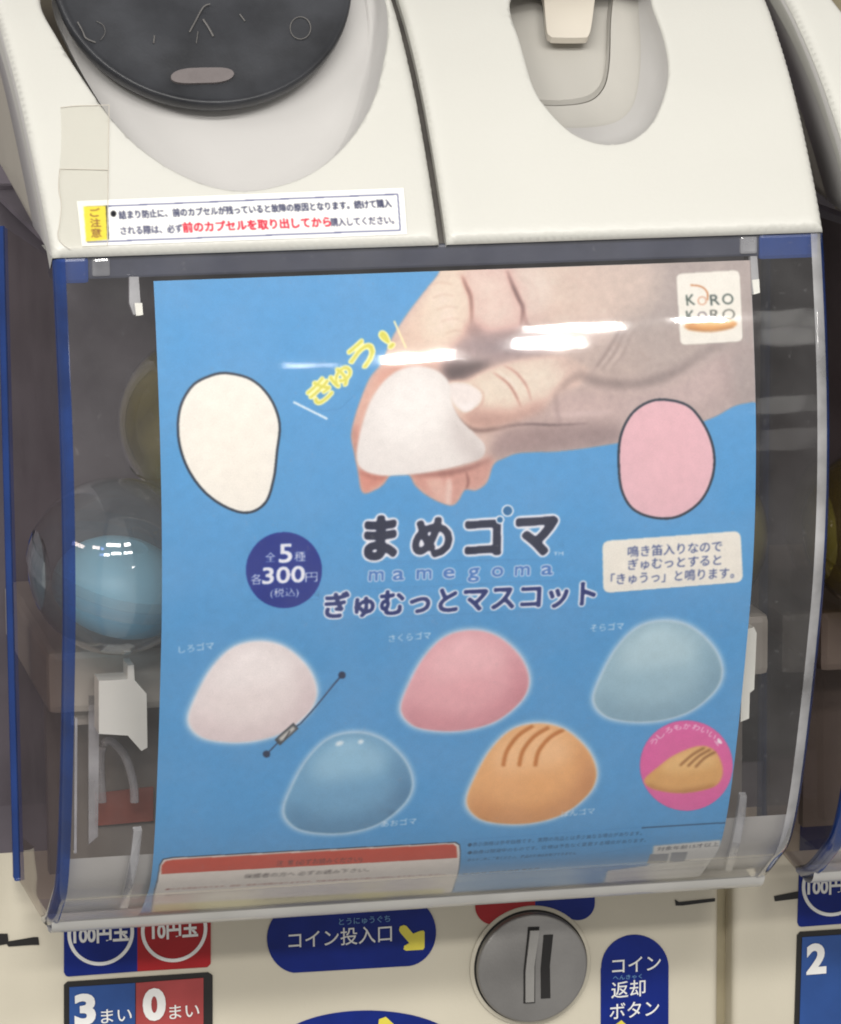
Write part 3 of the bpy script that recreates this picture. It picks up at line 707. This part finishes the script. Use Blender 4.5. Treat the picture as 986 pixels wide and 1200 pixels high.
c2 = on_y([(240, 498)], .072)[0]
d = np.array(c2) - c1; c2 = c1 + d / np.linalg.norm(d) * (2 * r1 - .0004)
capsule(c2, r1, (-.5, -.2, .6), 'shellyel', 'shellyel', None, 'dim yellow green capsule half hidden behind the upper left of the poster', '')
c3 = on_y([(798, 672)], .06)[0]; c3[2] = -.0577 + r1
capsule(c3, r1, (.3, -.3, .8), 'shellyel', 'shellyel', 'toyyel', 'yellow capsule peeking out past the right edge of the poster', 'buff soft toy in the yellow capsule behind the right edge of the poster')
c5 = c1 + np.array([PITCH - .002, .0, 0]) ; 
capsule(c5, r1, (.2, -.5, 1), 'shellyel', 'shellyel', None, 'yellow capsule inside the neighbouring machine at the right edge', '')

# ------------------------------------------------------------------ the poster print
PX0 = HOOD.px([(190, 640)])[0, 0]; PX1 = POSTER.px([(885, 600)])[0, 0]; PX0 = POSTER.px([(190, 640)])[0, 0]
ps = POSTER.px([(530, 316), (300, 1075)])
S1 = POSTER.px([(178, 329.5)])[0, 1]; S0 = .006
cv = Canvas(POSTER, PX0, PX1, S0, S1, (85, 151, 202))
BL = (78, 150, 203)
# -- the printed hand
hand = [(513, 300), (516, 318), (495, 345), (476, 370), (459, 397), (447, 426), (434, 442), (425, 463), (416, 490), (412, 511), (416, 532), (420, 553), (425, 577), (440, 574), (450, 567), (459, 556), (479, 556), (487, 569), (503, 582), (527, 592), (537, 587), (545, 574), (558, 574.5), (571, 565), (578, 545), (590, 537), (611, 530), (660, 528), (722, 519), (780, 508), (833, 490), (861, 475), (883, 470), (905, 466), (905, 285), (700, 285), (560, 290)]
hm = cv.full([crom(hand, 5)], 1.0)
cv.put(hm, 0, 0, (186, 158, 140))
def P(pts, c, bl=6, al=1, sm=5): cv.poly(pts, c, bl, al, sm, hm)
def Ln(pts, wd, c, bl=1.2, al=1, tp=True): cv.line(pts, wd, c, bl, al, 6, hm, tp)
# far right wrist greyer, upper middle warmer
P([(700, 290), (900, 290), (900, 480), (840, 420), (760, 430), (720, 380)], (164, 145, 130), 16, .85)
P([(625, 300), (760, 295), (760, 360), (690, 385), (640, 380)], (200, 172, 148), 12, .8)
P([(600, 315), (640, 318), (645, 350), (625, 372), (612, 350)], (214, 178, 158), 6, .7)
# index finger
P([(516, 306), (548, 306), (556, 345), (553, 385), (535, 410), (500, 425), (455, 428), (470, 385), (497, 345)], (214, 172, 148), 5, .95)
P([(520, 320), (540, 330), (545, 360), (530, 390), (505, 400), (495, 375)], (226, 188, 162), 8, .7)
P([(412, 500), (420, 470), (436, 444), (452, 428), (480, 425), (500, 428), (470, 440), (445, 465), (430, 500), (424, 545), (416, 545)], (206, 152, 130), 3, .95)
P([(440, 440), (455, 425), (500, 418), (530, 415), (520, 428), (480, 432), (450, 450)], (196, 140, 118), 5, .6)
P([(410, 505), (420, 500), (424, 540), (414, 540)], (160, 108, 90), 3, .55)
# second finger, its knuckle and the fold beside it
P([(545, 312), (596, 312), (613, 350), (613, 385), (590, 398), (560, 390), (553, 350)], (205, 164, 146), 4, .95)
P([(556, 330), (585, 325), (600, 350), (596, 375), (570, 378)], (216, 176, 156), 6, .7)
Ln([(541, 322), (546, 334), (552, 350), (553, 380)], 3.4, (118, 76, 62), 1.4, .9)
Ln([(594, 316), (600, 332), (608, 350), (613, 362), (610, 383)], 3.8, (104, 70, 60), 1.3, .9)
Ln([(612, 358), (616, 375), (620, 384)], 3, (150, 105, 92), 1.6, .7)
P([(553, 375), (575, 392), (612, 384), (622, 392), (600, 402), (560, 402), (546, 390)], (146, 112, 102), 4, .7)
# the shaded hollow of the hand
P([(530, 408), (552, 392), (620, 388), (660, 392), (640, 415), (600, 424), (565, 434), (545, 444), (526, 446), (518, 432)], (158, 132, 122), 5, .95)
P([(520, 430), (545, 424), (575, 425), (560, 437), (540, 445), (527, 447)], (104, 84, 76), 4, .9)
P([(545, 405), (600, 398), (640, 400), (590, 415)], (134, 112, 108), 5, .6)
# thumb
th = [(525, 450), (535, 446), (548, 445), (571, 434), (592, 427), (625, 420), (668, 420), (690, 432), (680, 450), (655, 462), (640, 478), (627, 486), (611, 493), (585, 500), (556, 502), (540, 491), (529, 473)]
P(th, (208, 172, 148), 2.2, 1)
P([(560, 446), (600, 432), (650, 428), (665, 440), (630, 462), (590, 472), (560, 474)], (222, 188, 162), 8, .7)
P([(540, 486), (560, 480), (600, 482), (632, 470), (640, 480), (610, 496), (560, 504)], (166, 124, 106), 5, .7)
P([(526, 452), (536, 449), (552, 452), (564, 462), (560, 474), (548, 481), (538, 476), (529, 466)], (228, 206, 190), 1.6, .95)
P([(530, 467), (542, 474), (556, 470), (553, 478), (543, 482)], (238, 222, 210), 1.5, .8)
Ln([(553, 450), (566, 460), (564, 474), (552, 483)], 2, (176, 130, 110), 1.2, .6)
Ln([(577, 436), (594, 448), (604, 462), (611, 478)], 2.4, (150, 102, 82), .9, .85)
Ln([(590, 428), (604, 436), (617, 452), (623, 470)], 2.2, (158, 110, 90), .9, .8)
Ln([(582, 434), (598, 446), (608, 460)], 1.6, (232, 200, 176), 1.2, .7)
Ln([(527, 474), (538, 492), (556, 504), (585, 502), (612, 495)], 3.5, (112, 82, 70), 1.6, .8)
# ball of the thumb and creases of the wrist
Ln([(640, 476), (656, 458), (677, 440), (705, 448), (748, 450), (790, 436), (824, 414), (850, 400)], 9, (120, 98, 88), 4, .75)
P([(650, 430), (700, 400), (760, 385), (810, 380), (830, 400), (790, 428), (745, 442), (705, 440), (680, 432)], (172, 148, 130), 7, .7)
for dx in (0, 9, 20): Ln([(694 + dx, 436 - dx * .2), (708 + dx, 418), (720 + dx, 398 - dx * .3), (728 + dx, 384)], 2.6 - dx * .05, (128, 104, 92), 1.5, .75 - dx * .012)
for dx in (5, 15): Ln([(694 + dx, 436), (708 + dx, 418), (722 + dx, 398)], 2, (206, 180, 160), 1.6, .5)
# lower fingers
P([(640, 480), (660, 462), (690, 456), (750, 460), (800, 445), (850, 410), (890, 410), (890, 480), (820, 495), (720, 520), (620, 530), (585, 538), (580, 510)], (174, 146, 132), 5, .85)
P([(660, 465), (720, 468), (790, 455), (850, 425), (880, 430), (800, 480), (720, 492), (650, 488)], (190, 158, 144), 8, .6)
P([(575, 535), (590, 508), (640, 500), (720, 498), (722, 520), (660, 530), (600, 534)], (150, 122, 112), 5, .75)
Ln([(590, 500), (620, 497), (650, 498), (690, 496)], 2.2, (100, 76, 70), .9, .7)
Ln([(640, 486), (680, 485), (720, 482)], 4, (204, 176, 164), 2, .6)
Ln([(651, 460), (653, 480), (656, 500)], 3, (140, 112, 102), 2, .6)
Ln([(846, 420), (853, 450), (858, 470)], 6, (150, 124, 112), 4, .5)
P([(858, 415), (890, 410), (890, 470), (865, 472)], (158, 140, 126), 6, .6)
# fingertips under the toy
P([(420, 548), (458, 552), (450, 566), (438, 574), (425, 578)], (196, 128, 106), 3, .95)
P([(480, 552), (540, 548), (575, 535), (578, 548), (570, 566), (557, 575), (546, 574), (537, 588), (525, 592), (502, 582), (486, 568)], (190, 136, 116), 3, .95)
P([(500, 560), (520, 562), (526, 590), (510, 585)], (210, 160, 140), 3, .7); P([(524, 562), (530, 565), (528, 590), (523, 590)], (224, 180, 162), 1.5, .6)
Ln([(546, 552), (549, 564), (546, 575)], 2.6, (136, 84, 70), 1.2, .8); Ln([(420, 552), (440, 560), (460, 556)], 4, (150, 92, 74), 2, .7)
Ln([(480, 556), (510, 556), (545, 550), (575, 538)], 5, (140, 90, 76), 2.2, .8)
# the soft white squeeze toy in the hand: a plain rounded dome
dome = [(490, 429), (511, 434), (526, 448), (530, 472), (540, 492), (556, 508), (568, 522), (564, 536), (540, 545), (505, 553), (470, 557), (445, 557), (426, 551), (418, 538), (421, 512), (430, 480), (440, 460), (455, 442), (472, 432)]
dm = cv.full([crom(dome, 6)], .8)
# printed skin: mottled, slightly cool
lum = cv.a.mean(2, keepdims=True); mot = Canvas.blur(rng.normal(0, 1, hm.shape).astype(np.float32), 3) * 3.2 + Canvas.blur(rng.normal(0, 1, hm.shape).astype(np.float32), 12) * 9
cool = np.clip((np.arange(cv.w) / cv.w - .38) * 2.2, 0, 1)[None, :, None]
sk = cv.a * (.80 - .22 * cool) + lum * (.20 + .22 * cool); sk = sk * (1.0 + .028 * mot[..., None]) * np.array([1.0, .985, .985]) + np.array([.022, .008, .012])
mu_ = np.array([.70, .60, .55]); sk = (sk - mu_) * np.array([1.34, 1.32, 1.32]) + (mu_ + np.array([.015, .028, .04])) * (1.05 - .035 * cool); sk = np.where(sk > .8, .8 + (sk - .8) * .45, sk)
cv.a += hm[..., None] * (sk - cv.a)
for k in range(26):
    x, y = rng.uniform(600, 860), rng.uniform(320, 440); a = rng.uniform(-.5, .9); l_ = rng.uniform(8, 22)
    cv.line([(x, y), (x + l_ * math.cos(a), y + l_ * math.sin(a))], 1.6, (150, 126, 116), 1.4, .22, 0, hm)
for k in range(5): cv.line([(502 + k * 5, 335 + k * 14), (515 + k * 5, 331 + k * 14), (530 + k * 3, 333 + k * 14)], 1.5, (176, 132, 112), 1.2, .35, 4, hm)
cv.put(dm, 0, 0, (222, 216, 213))
cv.poly([(480, 440), (505, 442), (520, 465), (515, 500), (480, 520), (450, 510), (445, 480)], (234, 229, 226), 9, .9, 5, dm)
cv.poly([(530, 480), (548, 505), (568, 520), (566, 540), (540, 535), (530, 510)], (190, 180, 178), 6, .6, 5, dm)
cv.poly([(420, 548), (470, 560), (540, 550), (568, 530), (560, 548), (480, 562)], (178, 166, 164), 5, .6, 5, dm)
# -- plain round cartoon shapes with dark outlines
def egg(pts, fill, hi):
    L = crom(pts, 8); cv.poly(L, (34, 44, 58), .5); c = L.mean(0); t = np.roll(L, -1, 0) - np.roll(L, 1, 0); n = np.stack([-t[:, 1], t[:, 0]], 1); n /= np.linalg.norm(n, axis=1)[:, None]
    if ((L + n - c) ** 2).sum() > ((L - c) ** 2).sum(): n = -n
    cv.poly(L + n * 2.6, fill, .5)
EGG1 = [(266, 436), (296, 444), (318, 466), (329, 496), (326, 530), (322, 562), (312, 590), (290, 602), (262, 594), (236, 574), (217, 545), (208, 512), (210, 478), (224, 452), (244, 440)]
EGG2 = [(779, 467), (808, 475), (828, 500), (838, 530), (836, 560), (822, 588), (796, 606), (768, 608), (742, 598), (728, 576), (724, 545), (726, 512), (738, 486), (757, 471)]
egg(EGG1, (234, 228, 219), 0); egg(EGG2, (220, 177, 185), 0)
# -- yellow squeak lettering
def rot(tx, a, b_, size): cv.text(tx, a, b_, size, (212, 206, 90), .02, 1.5, (242, 236, 176), .5)
rot('き', (372, 476), (394, 456), 29); rot('ゅ', (397, 456), (416, 438), 30); rot('う', (421, 436), (444, 413), 33); rot('!', (457, 409), (463, 404), 31)
cv.line([(344, 471), (384, 491)], 2.6, (214, 226, 236), .6); cv.line([(462, 376), (476, 408)], 2.2, (240, 226, 178), .5)
# -- maker's square logo
L = rpoly([(792.5, 321), (866.5, 316.5), (870.5, 400), (797.5, 404.5)], 7)
cv.poly(L, (226, 222, 214), .7)
cv.line([(809, 334), (822, 336), (829, 343), (829, 352)], 1.8, (190, 130, 90), .5)
cv.text('K', (805, 358), (815, 357), 18, (70, 84, 78), .02); cv.text('O', (818, 358), (829, 357), 15, (206, 158, 132), .02); cv.text('R', (833, 358), (844, 357), 18, (72, 84, 82), .02); cv.text('O', (847, 357), (860, 356), 18, (78, 90, 86), .02)
cv.text('K', (805, 376), (815, 375), 17, (70, 84, 78), .02); cv.text('O', (818, 376), (829, 375), 15, (120, 112, 118), .02); cv.text('R', (833, 375), (844, 374), 17, (92, 96, 92), .02); cv.text('O', (847, 375), (862, 374), 18, (110, 112, 106), .01)
cv.ell((833, 381), 31, 7, (206, 150, 92), 1, 1, -3); cv.ell((838, 379), 22, 3.4, (226, 182, 124), 1.5, .9, -3); cv.line([(806, 385), (833, 388), (860, 383)], 1.6, (150, 96, 54), .8, .8)
# -- price badge
cv.ell((333, 668), 44.5, 44.5, (20, 44, 132), .6)
W = (228, 228, 236)
cv.text('全', (311, 658), (323, 657.5), 13, W, .015); cv.text('5', (327, 659), (342, 658.5), 32, W, .03); cv.text('種', (345, 657), (358, 656.5), 13, W, .015)
cv.text('各', (294, 684), (307, 683.5), 14, W, .02); cv.text('300', (308, 684), (357, 681.5), 28, W, .035); cv.text('円', (358, 681), (372, 680.5), 14, W, .01)
cv.text('(税込)', (317, 699), (350, 697.5), 12, W, .01)
# -- title
NV = (34, 40, 66)
cv.text('ま', (429, 652), (463, 650.5), 58, NV, .05, 3.3, W, .5, 1, 1.2); cv.text('め', (485, 650), (528, 648), 54, NV, .042, 3.3, W, .5, 1, 1.2)
cv.text('コ', (547, 650), (585, 647.5), 56, NV, .045, 3.3, W, .5, 1, 1.2); cv.text('マ', (607, 648), (652, 645), 58, NV, .05, 3.3, W, .5, 1, 1.2)
for c, r in (((586, 609), 5.2), ((595, 598.5), 7.2)): cv.ell(c, r, r, W, .5); cv.ell(c, r - 1.8, r - 1.8, (40, 104, 152), .5)
cv.text('TM', (649, 651), (660, 650.5), 6, W, .02)
for ch, x in zip('mamegoma', (441, 467, 497, 526, 555, 583, 612, 641)):
    wd = 17 if ch == 'm' else 13; y = 680.5 - (x - 441) * .035
    cv.text(ch, (x - wd / 2, y), (x + wd / 2, y - wd * .035), 25, (78, 122, 184), .03, .9, W, .45)
cv.text('ぎゅむっとマスコット', (381, 722), (697, 707), 35, (30, 46, 108), .035, 2.4, W, .5, 1, .6)
# -- speech note
L = rpoly([(706, 634), (868, 622), (871, 682), (707, 695)], 9)
cv.poly(L, (228, 222, 212), .6)
for tx, a, b_ in (('鳴き笛入りなので', (736, 652), (846, 645)), ('ぎゅむっとすると', (736, 667), (845, 661)), ('「きゅうっ」と鳴ります。', (716, 684), (860, 676))): cv.text(tx, a, b_, 15, (50, 66, 120), .02, 0, W, .5)
# -- toy pictures: plain shaded buns in five colours with a soft halo
bun = np.array([(300, 752.5), (326, 760), (348, 781), (358, 804), (356, 824), (343, 842), (320, 859), (288, 868), (256, 868), (233, 861), (222, 843), (231, 814), (248, 782), (271, 759)])
base = np.array([222.5, 752.5])
BUNS = []
def toy(dx, dy, main, light, shade, kx=1.085, ky=1.0, stripes=False):
    B = (bun - base) * (kx, ky) + base + (dx, dy); L = crom(B, 6); BUNS.append(L); c = L.mean(0)
    cv.poly((L - c) * 1.045 + c, (222, 226, 232), 3.0, .95); cv.poly((L - c) * 1.01 + c, light, 1.5, .8)
    m = cv.full([L], .9); cv.put(m, 0, 0, main)
    q = lambda pts: [((a - 222.5) * kx + 222.5 + dx, (b_ - 752.5) * ky + 752.5 + dy) for a, b_ in pts]
    cv.poly(q([(225, 835), (262, 850), (310, 845), (360, 805), (372, 840), (320, 880), (230, 880)]), shade, 9, .5, 5, m)
    cv.poly(q([(250, 785), (275, 762), (310, 760), (335, 780), (325, 800), (285, 806), (255, 808)]), light, 9, .9, 5, m)
    cv.poly(q([(338, 775), (362, 800), (362, 830), (345, 845), (342, 812)]), shade, 8, .45, 5, m)
    cv.line(q([(233, 863), (256, 870), (290, 870), (322, 860), (345, 842)]), 4, shade, 2, .55, 6, m)
    if stripes:
        for k in range(3):
            x = 268 + k * 17; cv.line(q([(x + 24, 754 + k * 2), (x + 8, 766 + k), (x - 4, 784), (x - 8, 802)]), 4.6, (186, 116, 58), 1.2, .95, 6, m); cv.line(q([(x + 27, 757 + k * 2), (x + 11, 769 + k), (x, 786)]), 1.6, (240, 190, 140), 1.2, .7, 6, m)
    else: cv.ell(q([(288, 768)])[0], 16, 7, [min(255, v + 10) for v in light], 5, .6, -15, m)
toy(0, 0, (228, 216, 215), (236, 227, 226), (206, 186, 188))
toy(249, -13, (222, 166, 173), (232, 184, 189), (190, 124, 134))
toy(475, -24, (152, 182, 197), (176, 201, 211), (116, 148, 168))
toy(112, 107, (112, 160, 194), (150, 190, 214), (78, 118, 152))
toy(326, 96, (226, 170, 116), (236, 190, 144), (186, 126, 82), 1.10, 1, True)
for x, y, a in ((398, 871, 9), (423, 869, 6)): cv.ell((x, y), a * .55, 2.6, (232, 238, 242), 1.2, .85, -20)
# strap with two beads and a clasp
cv.line([(400, 792), (388, 806), (370, 828), (352, 848)], 1.6, (42, 62, 90), .5); cv.line([(352, 848), (338, 858), (313, 883)], 1.6, (42, 62, 90), .5)
for c in ((401, 791), (312.5, 883.5)): cv.ell(c, 4.2, 4.2, (30, 48, 78), .5)
cv.line([(325, 870), (347, 850)], 9, (66, 70, 76), .6, 1, 0); cv.line([(328, 867), (345, 852)], 4.4, (196, 192, 186), .8, 1, 0); cv.line([(334, 866), (340, 856)], 1.5, (60, 60, 66), .5, 1, 0)
for tx, a, b_ in (('しろゴマ', (210, 765), (251, 760)), ('さくらゴマ', (456, 752), (505, 748)), ('そらゴマ', (692, 740), (731, 737)), ('あおゴマ', (447, 969), (488, 965)), ('ぱんゴマ', (658, 957), (697, 953))): cv.text(tx, a, b_, 11, (206, 220, 234), .02, 0, W, .5)
# -- pink roundel with a baked roll
cv.ell((804.5, 897), 54.5, 53, (216, 100, 160), .7)
roll = crom([(756, 912), (772, 898), (792, 884), (820, 874), (838, 880), (847, 900), (842, 918), (822, 926), (796, 929), (772, 926), (758, 920)], 6)
m = cv.full([roll], .8); cv.put(m, 0, 0, (212, 162, 100)); cv.poly([(790, 884), (825, 876), (840, 895), (800, 905), (775, 902)], (226, 184, 124), 5, .9, 5, m); cv.line([(757, 922), (790, 930), (840, 922)], 7, (168, 116, 62), 3, .8, 6, m)
for k in range(3): cv.line([(832 - 6 + k * 7, 876 + k * 2), (812 + k * 7, 884 + k * 2), (797 + k * 9, 897 + k)], 2.8, (142, 94, 48), .8, .9, 6, m)
for k, ch in enumerate('うしろもかわいい!'):
    a = R(-142 + k * 13.2); c = (804 + 44 * math.cos(a), 896 + 42 * math.sin(a)); u = np.array([-math.sin(a), math.cos(a)]) * 4.3
    cv.text(ch, (c[0] - u[0], c[1] - u[1]), (c[0] + u[0], c[1] + u[1]), 10, (240, 222, 234), .02, 0, W, .5)
# -- caution box at the foot
BX = [(189, 1016), (193, 1009), (204, 1007), (532, 989), (537, 992), (538, 1000), (534, 1030), (520, 1060), (510, 1078), (172, 1100), (176, 1072), (183, 1045)]
cv.poly([(p[0] + (-2 if p[0] < 300 else 2), p[1] + (-2.5 if p[1] < 1060 else 3)) for p in BX], (40, 40, 46), .5); cv.poly([(p[0] + (-1.2 if p[0] < 300 else 1.2), p[1] + (-1.5 if p[1] < 1060 else 3)) for p in BX], (232, 226, 222), .6)
cv.poly(BX, (220, 212, 204), .6)
cv.poly([(190, 1014), (194, 1009), (204, 1007), (531, 989), (535, 992), (536, 1005), (189, 1024)], (190, 74, 52), .7)
cv.text('注  意 (必ずお読みください)', (324, 1014), (424, 1009), 11, (92, 50, 44), .02, 0, W, .7)
cv.text('保護者の方へ 必ずお読み下さい。', (286, 1029), (432, 1021), 11, (84, 76, 74), .02, 0, W, .8)
cv.text('●小さな部品があります。誤飲・窒息の危険がありますので、対象年齢未満のお子様には絶対に与えないでください。', (194, 1043), (522, 1025), 7.5, (150, 84, 74), .01, 0, W, .8)
cv.text('●用途以外には使用しないでください。', (194, 1050), (300, 1044), 6.5, (120, 100, 96), .0, 0, W, .8)
cv.poly([(181, 1060), (520, 1041), (514, 1056), (178, 1072)], (222, 212, 150), 2.2, .9)
cv.text('対 象 年 齢 1 5 才 以 上', (296, 1056), (400, 1049), 9, (140, 128, 80), .02, 0, W, .8)
# -- small print at the lower right
TE = (36, 80, 112)
for tx, a, b_, sz in (('●表示価格は参考価格です。実際の商品とは多少異なる場合があります。', (548, 992), (752, 978), 8), ('●画像は開発中のものです。仕様は予告なく変更する場合があります。', (548, 1001), (757, 986), 8), ('  あらかじめご了承ください。 商品の交換はお受けできません', (548, 1009), (675, 1001), 7), ('株式会社 商品企画部 東京都', (542, 1025), (632, 1018), 6.5)): cv.text(tx, a, b_, sz, TE, .02, 0, W, .6)
cv.line([(752, 970), (800, 967), (853, 964)], 1.4, TE, .5)
cv.poly([(766, 991), (845, 984), (841, 1012), (834, 1040), (700, 1046), (712, 1020), (760, 1014)], (206, 204, 200), .8)
cv.text('対象年齢15才以上', (770, 997), (842, 991), 10, (86, 86, 90), .02, 0, W, .6)
cv.poly([(762, 1001), (784, 1000), (781, 1011), (758, 1012)], (140, 142, 146), .6); cv.poly([(787, 999), (806, 998), (802, 1009), (784, 1011)], (140, 142, 146), .6)
for k in range(4): cv.text('発売元 株式会社 お客様相談室 東京都台東区', (726 - k * 3 + (36 if k == 0 else 0), 1018 + k * 6), (828 - k * 2, 1011 + k * 6), 6, (136, 136, 138), .01, 0, W, .7)
# ink speckle and slow tone drift of the print
g = rng.normal(0, 1, (cv.h // 4 + 1, cv.w // 4 + 1)).astype(np.float32); g = Canvas.blur(g, 1); g = np.repeat(np.repeat(g, 4, 0), 4, 1)[:cv.h, :cv.w]
cv.a *= (1 + .030 * g + rng.normal(0, .018, (cv.h, cv.w)))[..., None]
cv.a = cv.a * .6 + .4 * np.stack([(np.roll(cv.a[..., k], 1, 0) + np.roll(cv.a[..., k], -1, 0) + np.roll(cv.a[..., k], 1, 1) + np.roll(cv.a[..., k], -1, 1)) / 4 for k in range(3)], -1)
cv.a = np.clip(.5 + (cv.a - .5) * 1.05 - .004, 0, 1)
pm = imgmat('poster_print', cv.a, .45, .25)
poster = empty('poster', tuple(POSTER.pos([(PX0 + PX1) / 2, S0])), 'blue product poster with title lettering and a printed hand, behind the clear hood', 'poster')
rect = cv.rect
sheet_ = patch('paper_sheet', POSTER, dense(np.array([(PX0, S0), (PX1, S0), (PX1, S1), (PX0, S1)]), .003), 0, pm, poster, rect, .003)
def cutout(name, pts, par=None, off=.00008, smooth=0):
    L = crom(pts, smooth) if smooth else np.asarray(pts, float)
    q = dense(POSTER.px(L), .004)
    q[:, 0] = np.clip(q[:, 0], PX0 + .0002, PX1 - .0002); q[:, 1] = np.clip(q[:, 1], S0 + .0002, S1 - .0002)
    keep_ = [i for i in range(len(q)) if np.linalg.norm(q[i] - q[i - 1]) > 1e-5]; q = q[keep_]
    return patch(name, POSTER, q, off, pm, par or poster, rect, .003)
hd = cutout('hand_picture', hand, None, .00006, 4)
cutout('squeeze_toy_picture', dome, hd, .00014, 5)
cutout('cartoon_shape', EGG1, None, .00010, 5)['label'] = 'cream cartoon shape with dark outline'
cutout('cartoon_shape', EGG2, None, .00012, 5)['label'] = 'pink cartoon shape with dark outline'
for L, lb in zip(BUNS, ('white toy picture', 'pink toy picture', 'grey blue toy picture', 'blue toy picture', 'orange toy picture with stripes')): cutout('toy_picture', L[::3])['label'] = lb
bd = cutout('price_badge', arc((333, 668), 44.5, 44.5, 0, 353, 44)); cutout('lettering', [(292, 636), (374, 632), (374, 702), (292, 704)], bd, .00014)
cutout('pink_roundel', arc((804.5, 897), 54.5, 53, 0, 353, 44)); cutout('maker_logo', rpoly([(792.5, 321), (866.5, 316.5), (870.5, 400), (797.5, 404.5)], 7), None, .00012)
cutout('title_lettering', [(426, 602), (604, 590), (660, 600), (660, 655), (426, 658)]); cutout('latin_lettering', [(428, 662), (654, 655), (654, 680), (428, 690)]); cutout('subtitle_lettering', [(378, 695), (697, 680), (698, 712), (380, 727)])
cutout('squeak_lettering', [(366, 470), (440, 396), (462, 384), (472, 406), (400, 478), (378, 482)], None, .00012)
nt_ = cutout('speech_note', rpoly([(706, 634), (868, 622), (871, 682), (707, 695)], 9)); cutout('lettering', [(714, 640), (860, 632), (864, 678), (714, 687)], nt_, .00014)
cutout('strap_picture', [(310, 880), (350, 842), (404, 788), (405, 794), (352, 852), (316, 888)], None, .00016)
cx_ = cutout('caution_box', [(189, 1016), (193, 1009), (204, 1007), (532, 989), (537, 992), (538, 1000), (534, 1030), (526, 1050), (181, 1068), (183, 1045)]); cutout('red_header', [(190, 1014), (194, 1009), (204, 1007), (531, 989), (535, 992), (536, 1005), (189, 1024)], cx_, .00014)
cutout('small_print', [(545, 984), (756, 969), (760, 990), (680, 1003), (640, 1022), (545, 1028)]); cutout('maker_note', [(766, 991), (845, 984), (841, 1012), (836, 1028), (706, 1036), (712, 1020), (760, 1014)])

# ------------------------------------------------------------------ far ceiling lamps whose glare runs across the hood
def mirror_lamp(p, q, dist, thick, power, name='far_ceiling_lamp'):
    """a lamp at the place in the hall whose mirror image falls between p and q on the hood"""
    m_ = [(p[0] + q[0]) / 2, (p[1] + q[1]) / 2]; ends = []
    for a in (p, m_, q):
        xs = HOOD.px([a])[0]; o = HOOD.pos(xs); n = HOOD.nrm(xs[1]); d_ = o - CA; d_ /= np.linalg.norm(d_); r_ = d_ - 2 * (d_ @ n) * n; ends.append(o + r_ * dist)
    c = ends[1]; ln = np.linalg.norm(ends[2] - ends[0])
    area(name, c, (0, 0, .05), ln, thick, power)
mirror_lamp((450, 422), (528, 420), 9, .13, 5.0)
mirror_lamp((632, 384), (718, 382), 9, .13, 5.0)
mirror_lamp((604, 405), (672, 403), 9, .10, 3.5)
mirror_lamp((800, 375), (850, 373), 9, .10, 3.0)
mirror_lamp((336, 429), (378, 428), 9, .06, 0.28)
for y_, p_, th_ in ((372, .32, .3), (398, .24, .2), (474, .32, .45), (516, .22, .5)): mirror_lamp((888, y_), (956, y_ - 3), 9, th_, p_)
# backdrop: the dim hall behind the row of machines
wl = MB().box((-1.2, .55, -.9), (1.6, .58, .9)).out('back_wall_of_hall', M['inner'], None); tag(wl, None, None, kind='structure'); wl.name = 'wall'
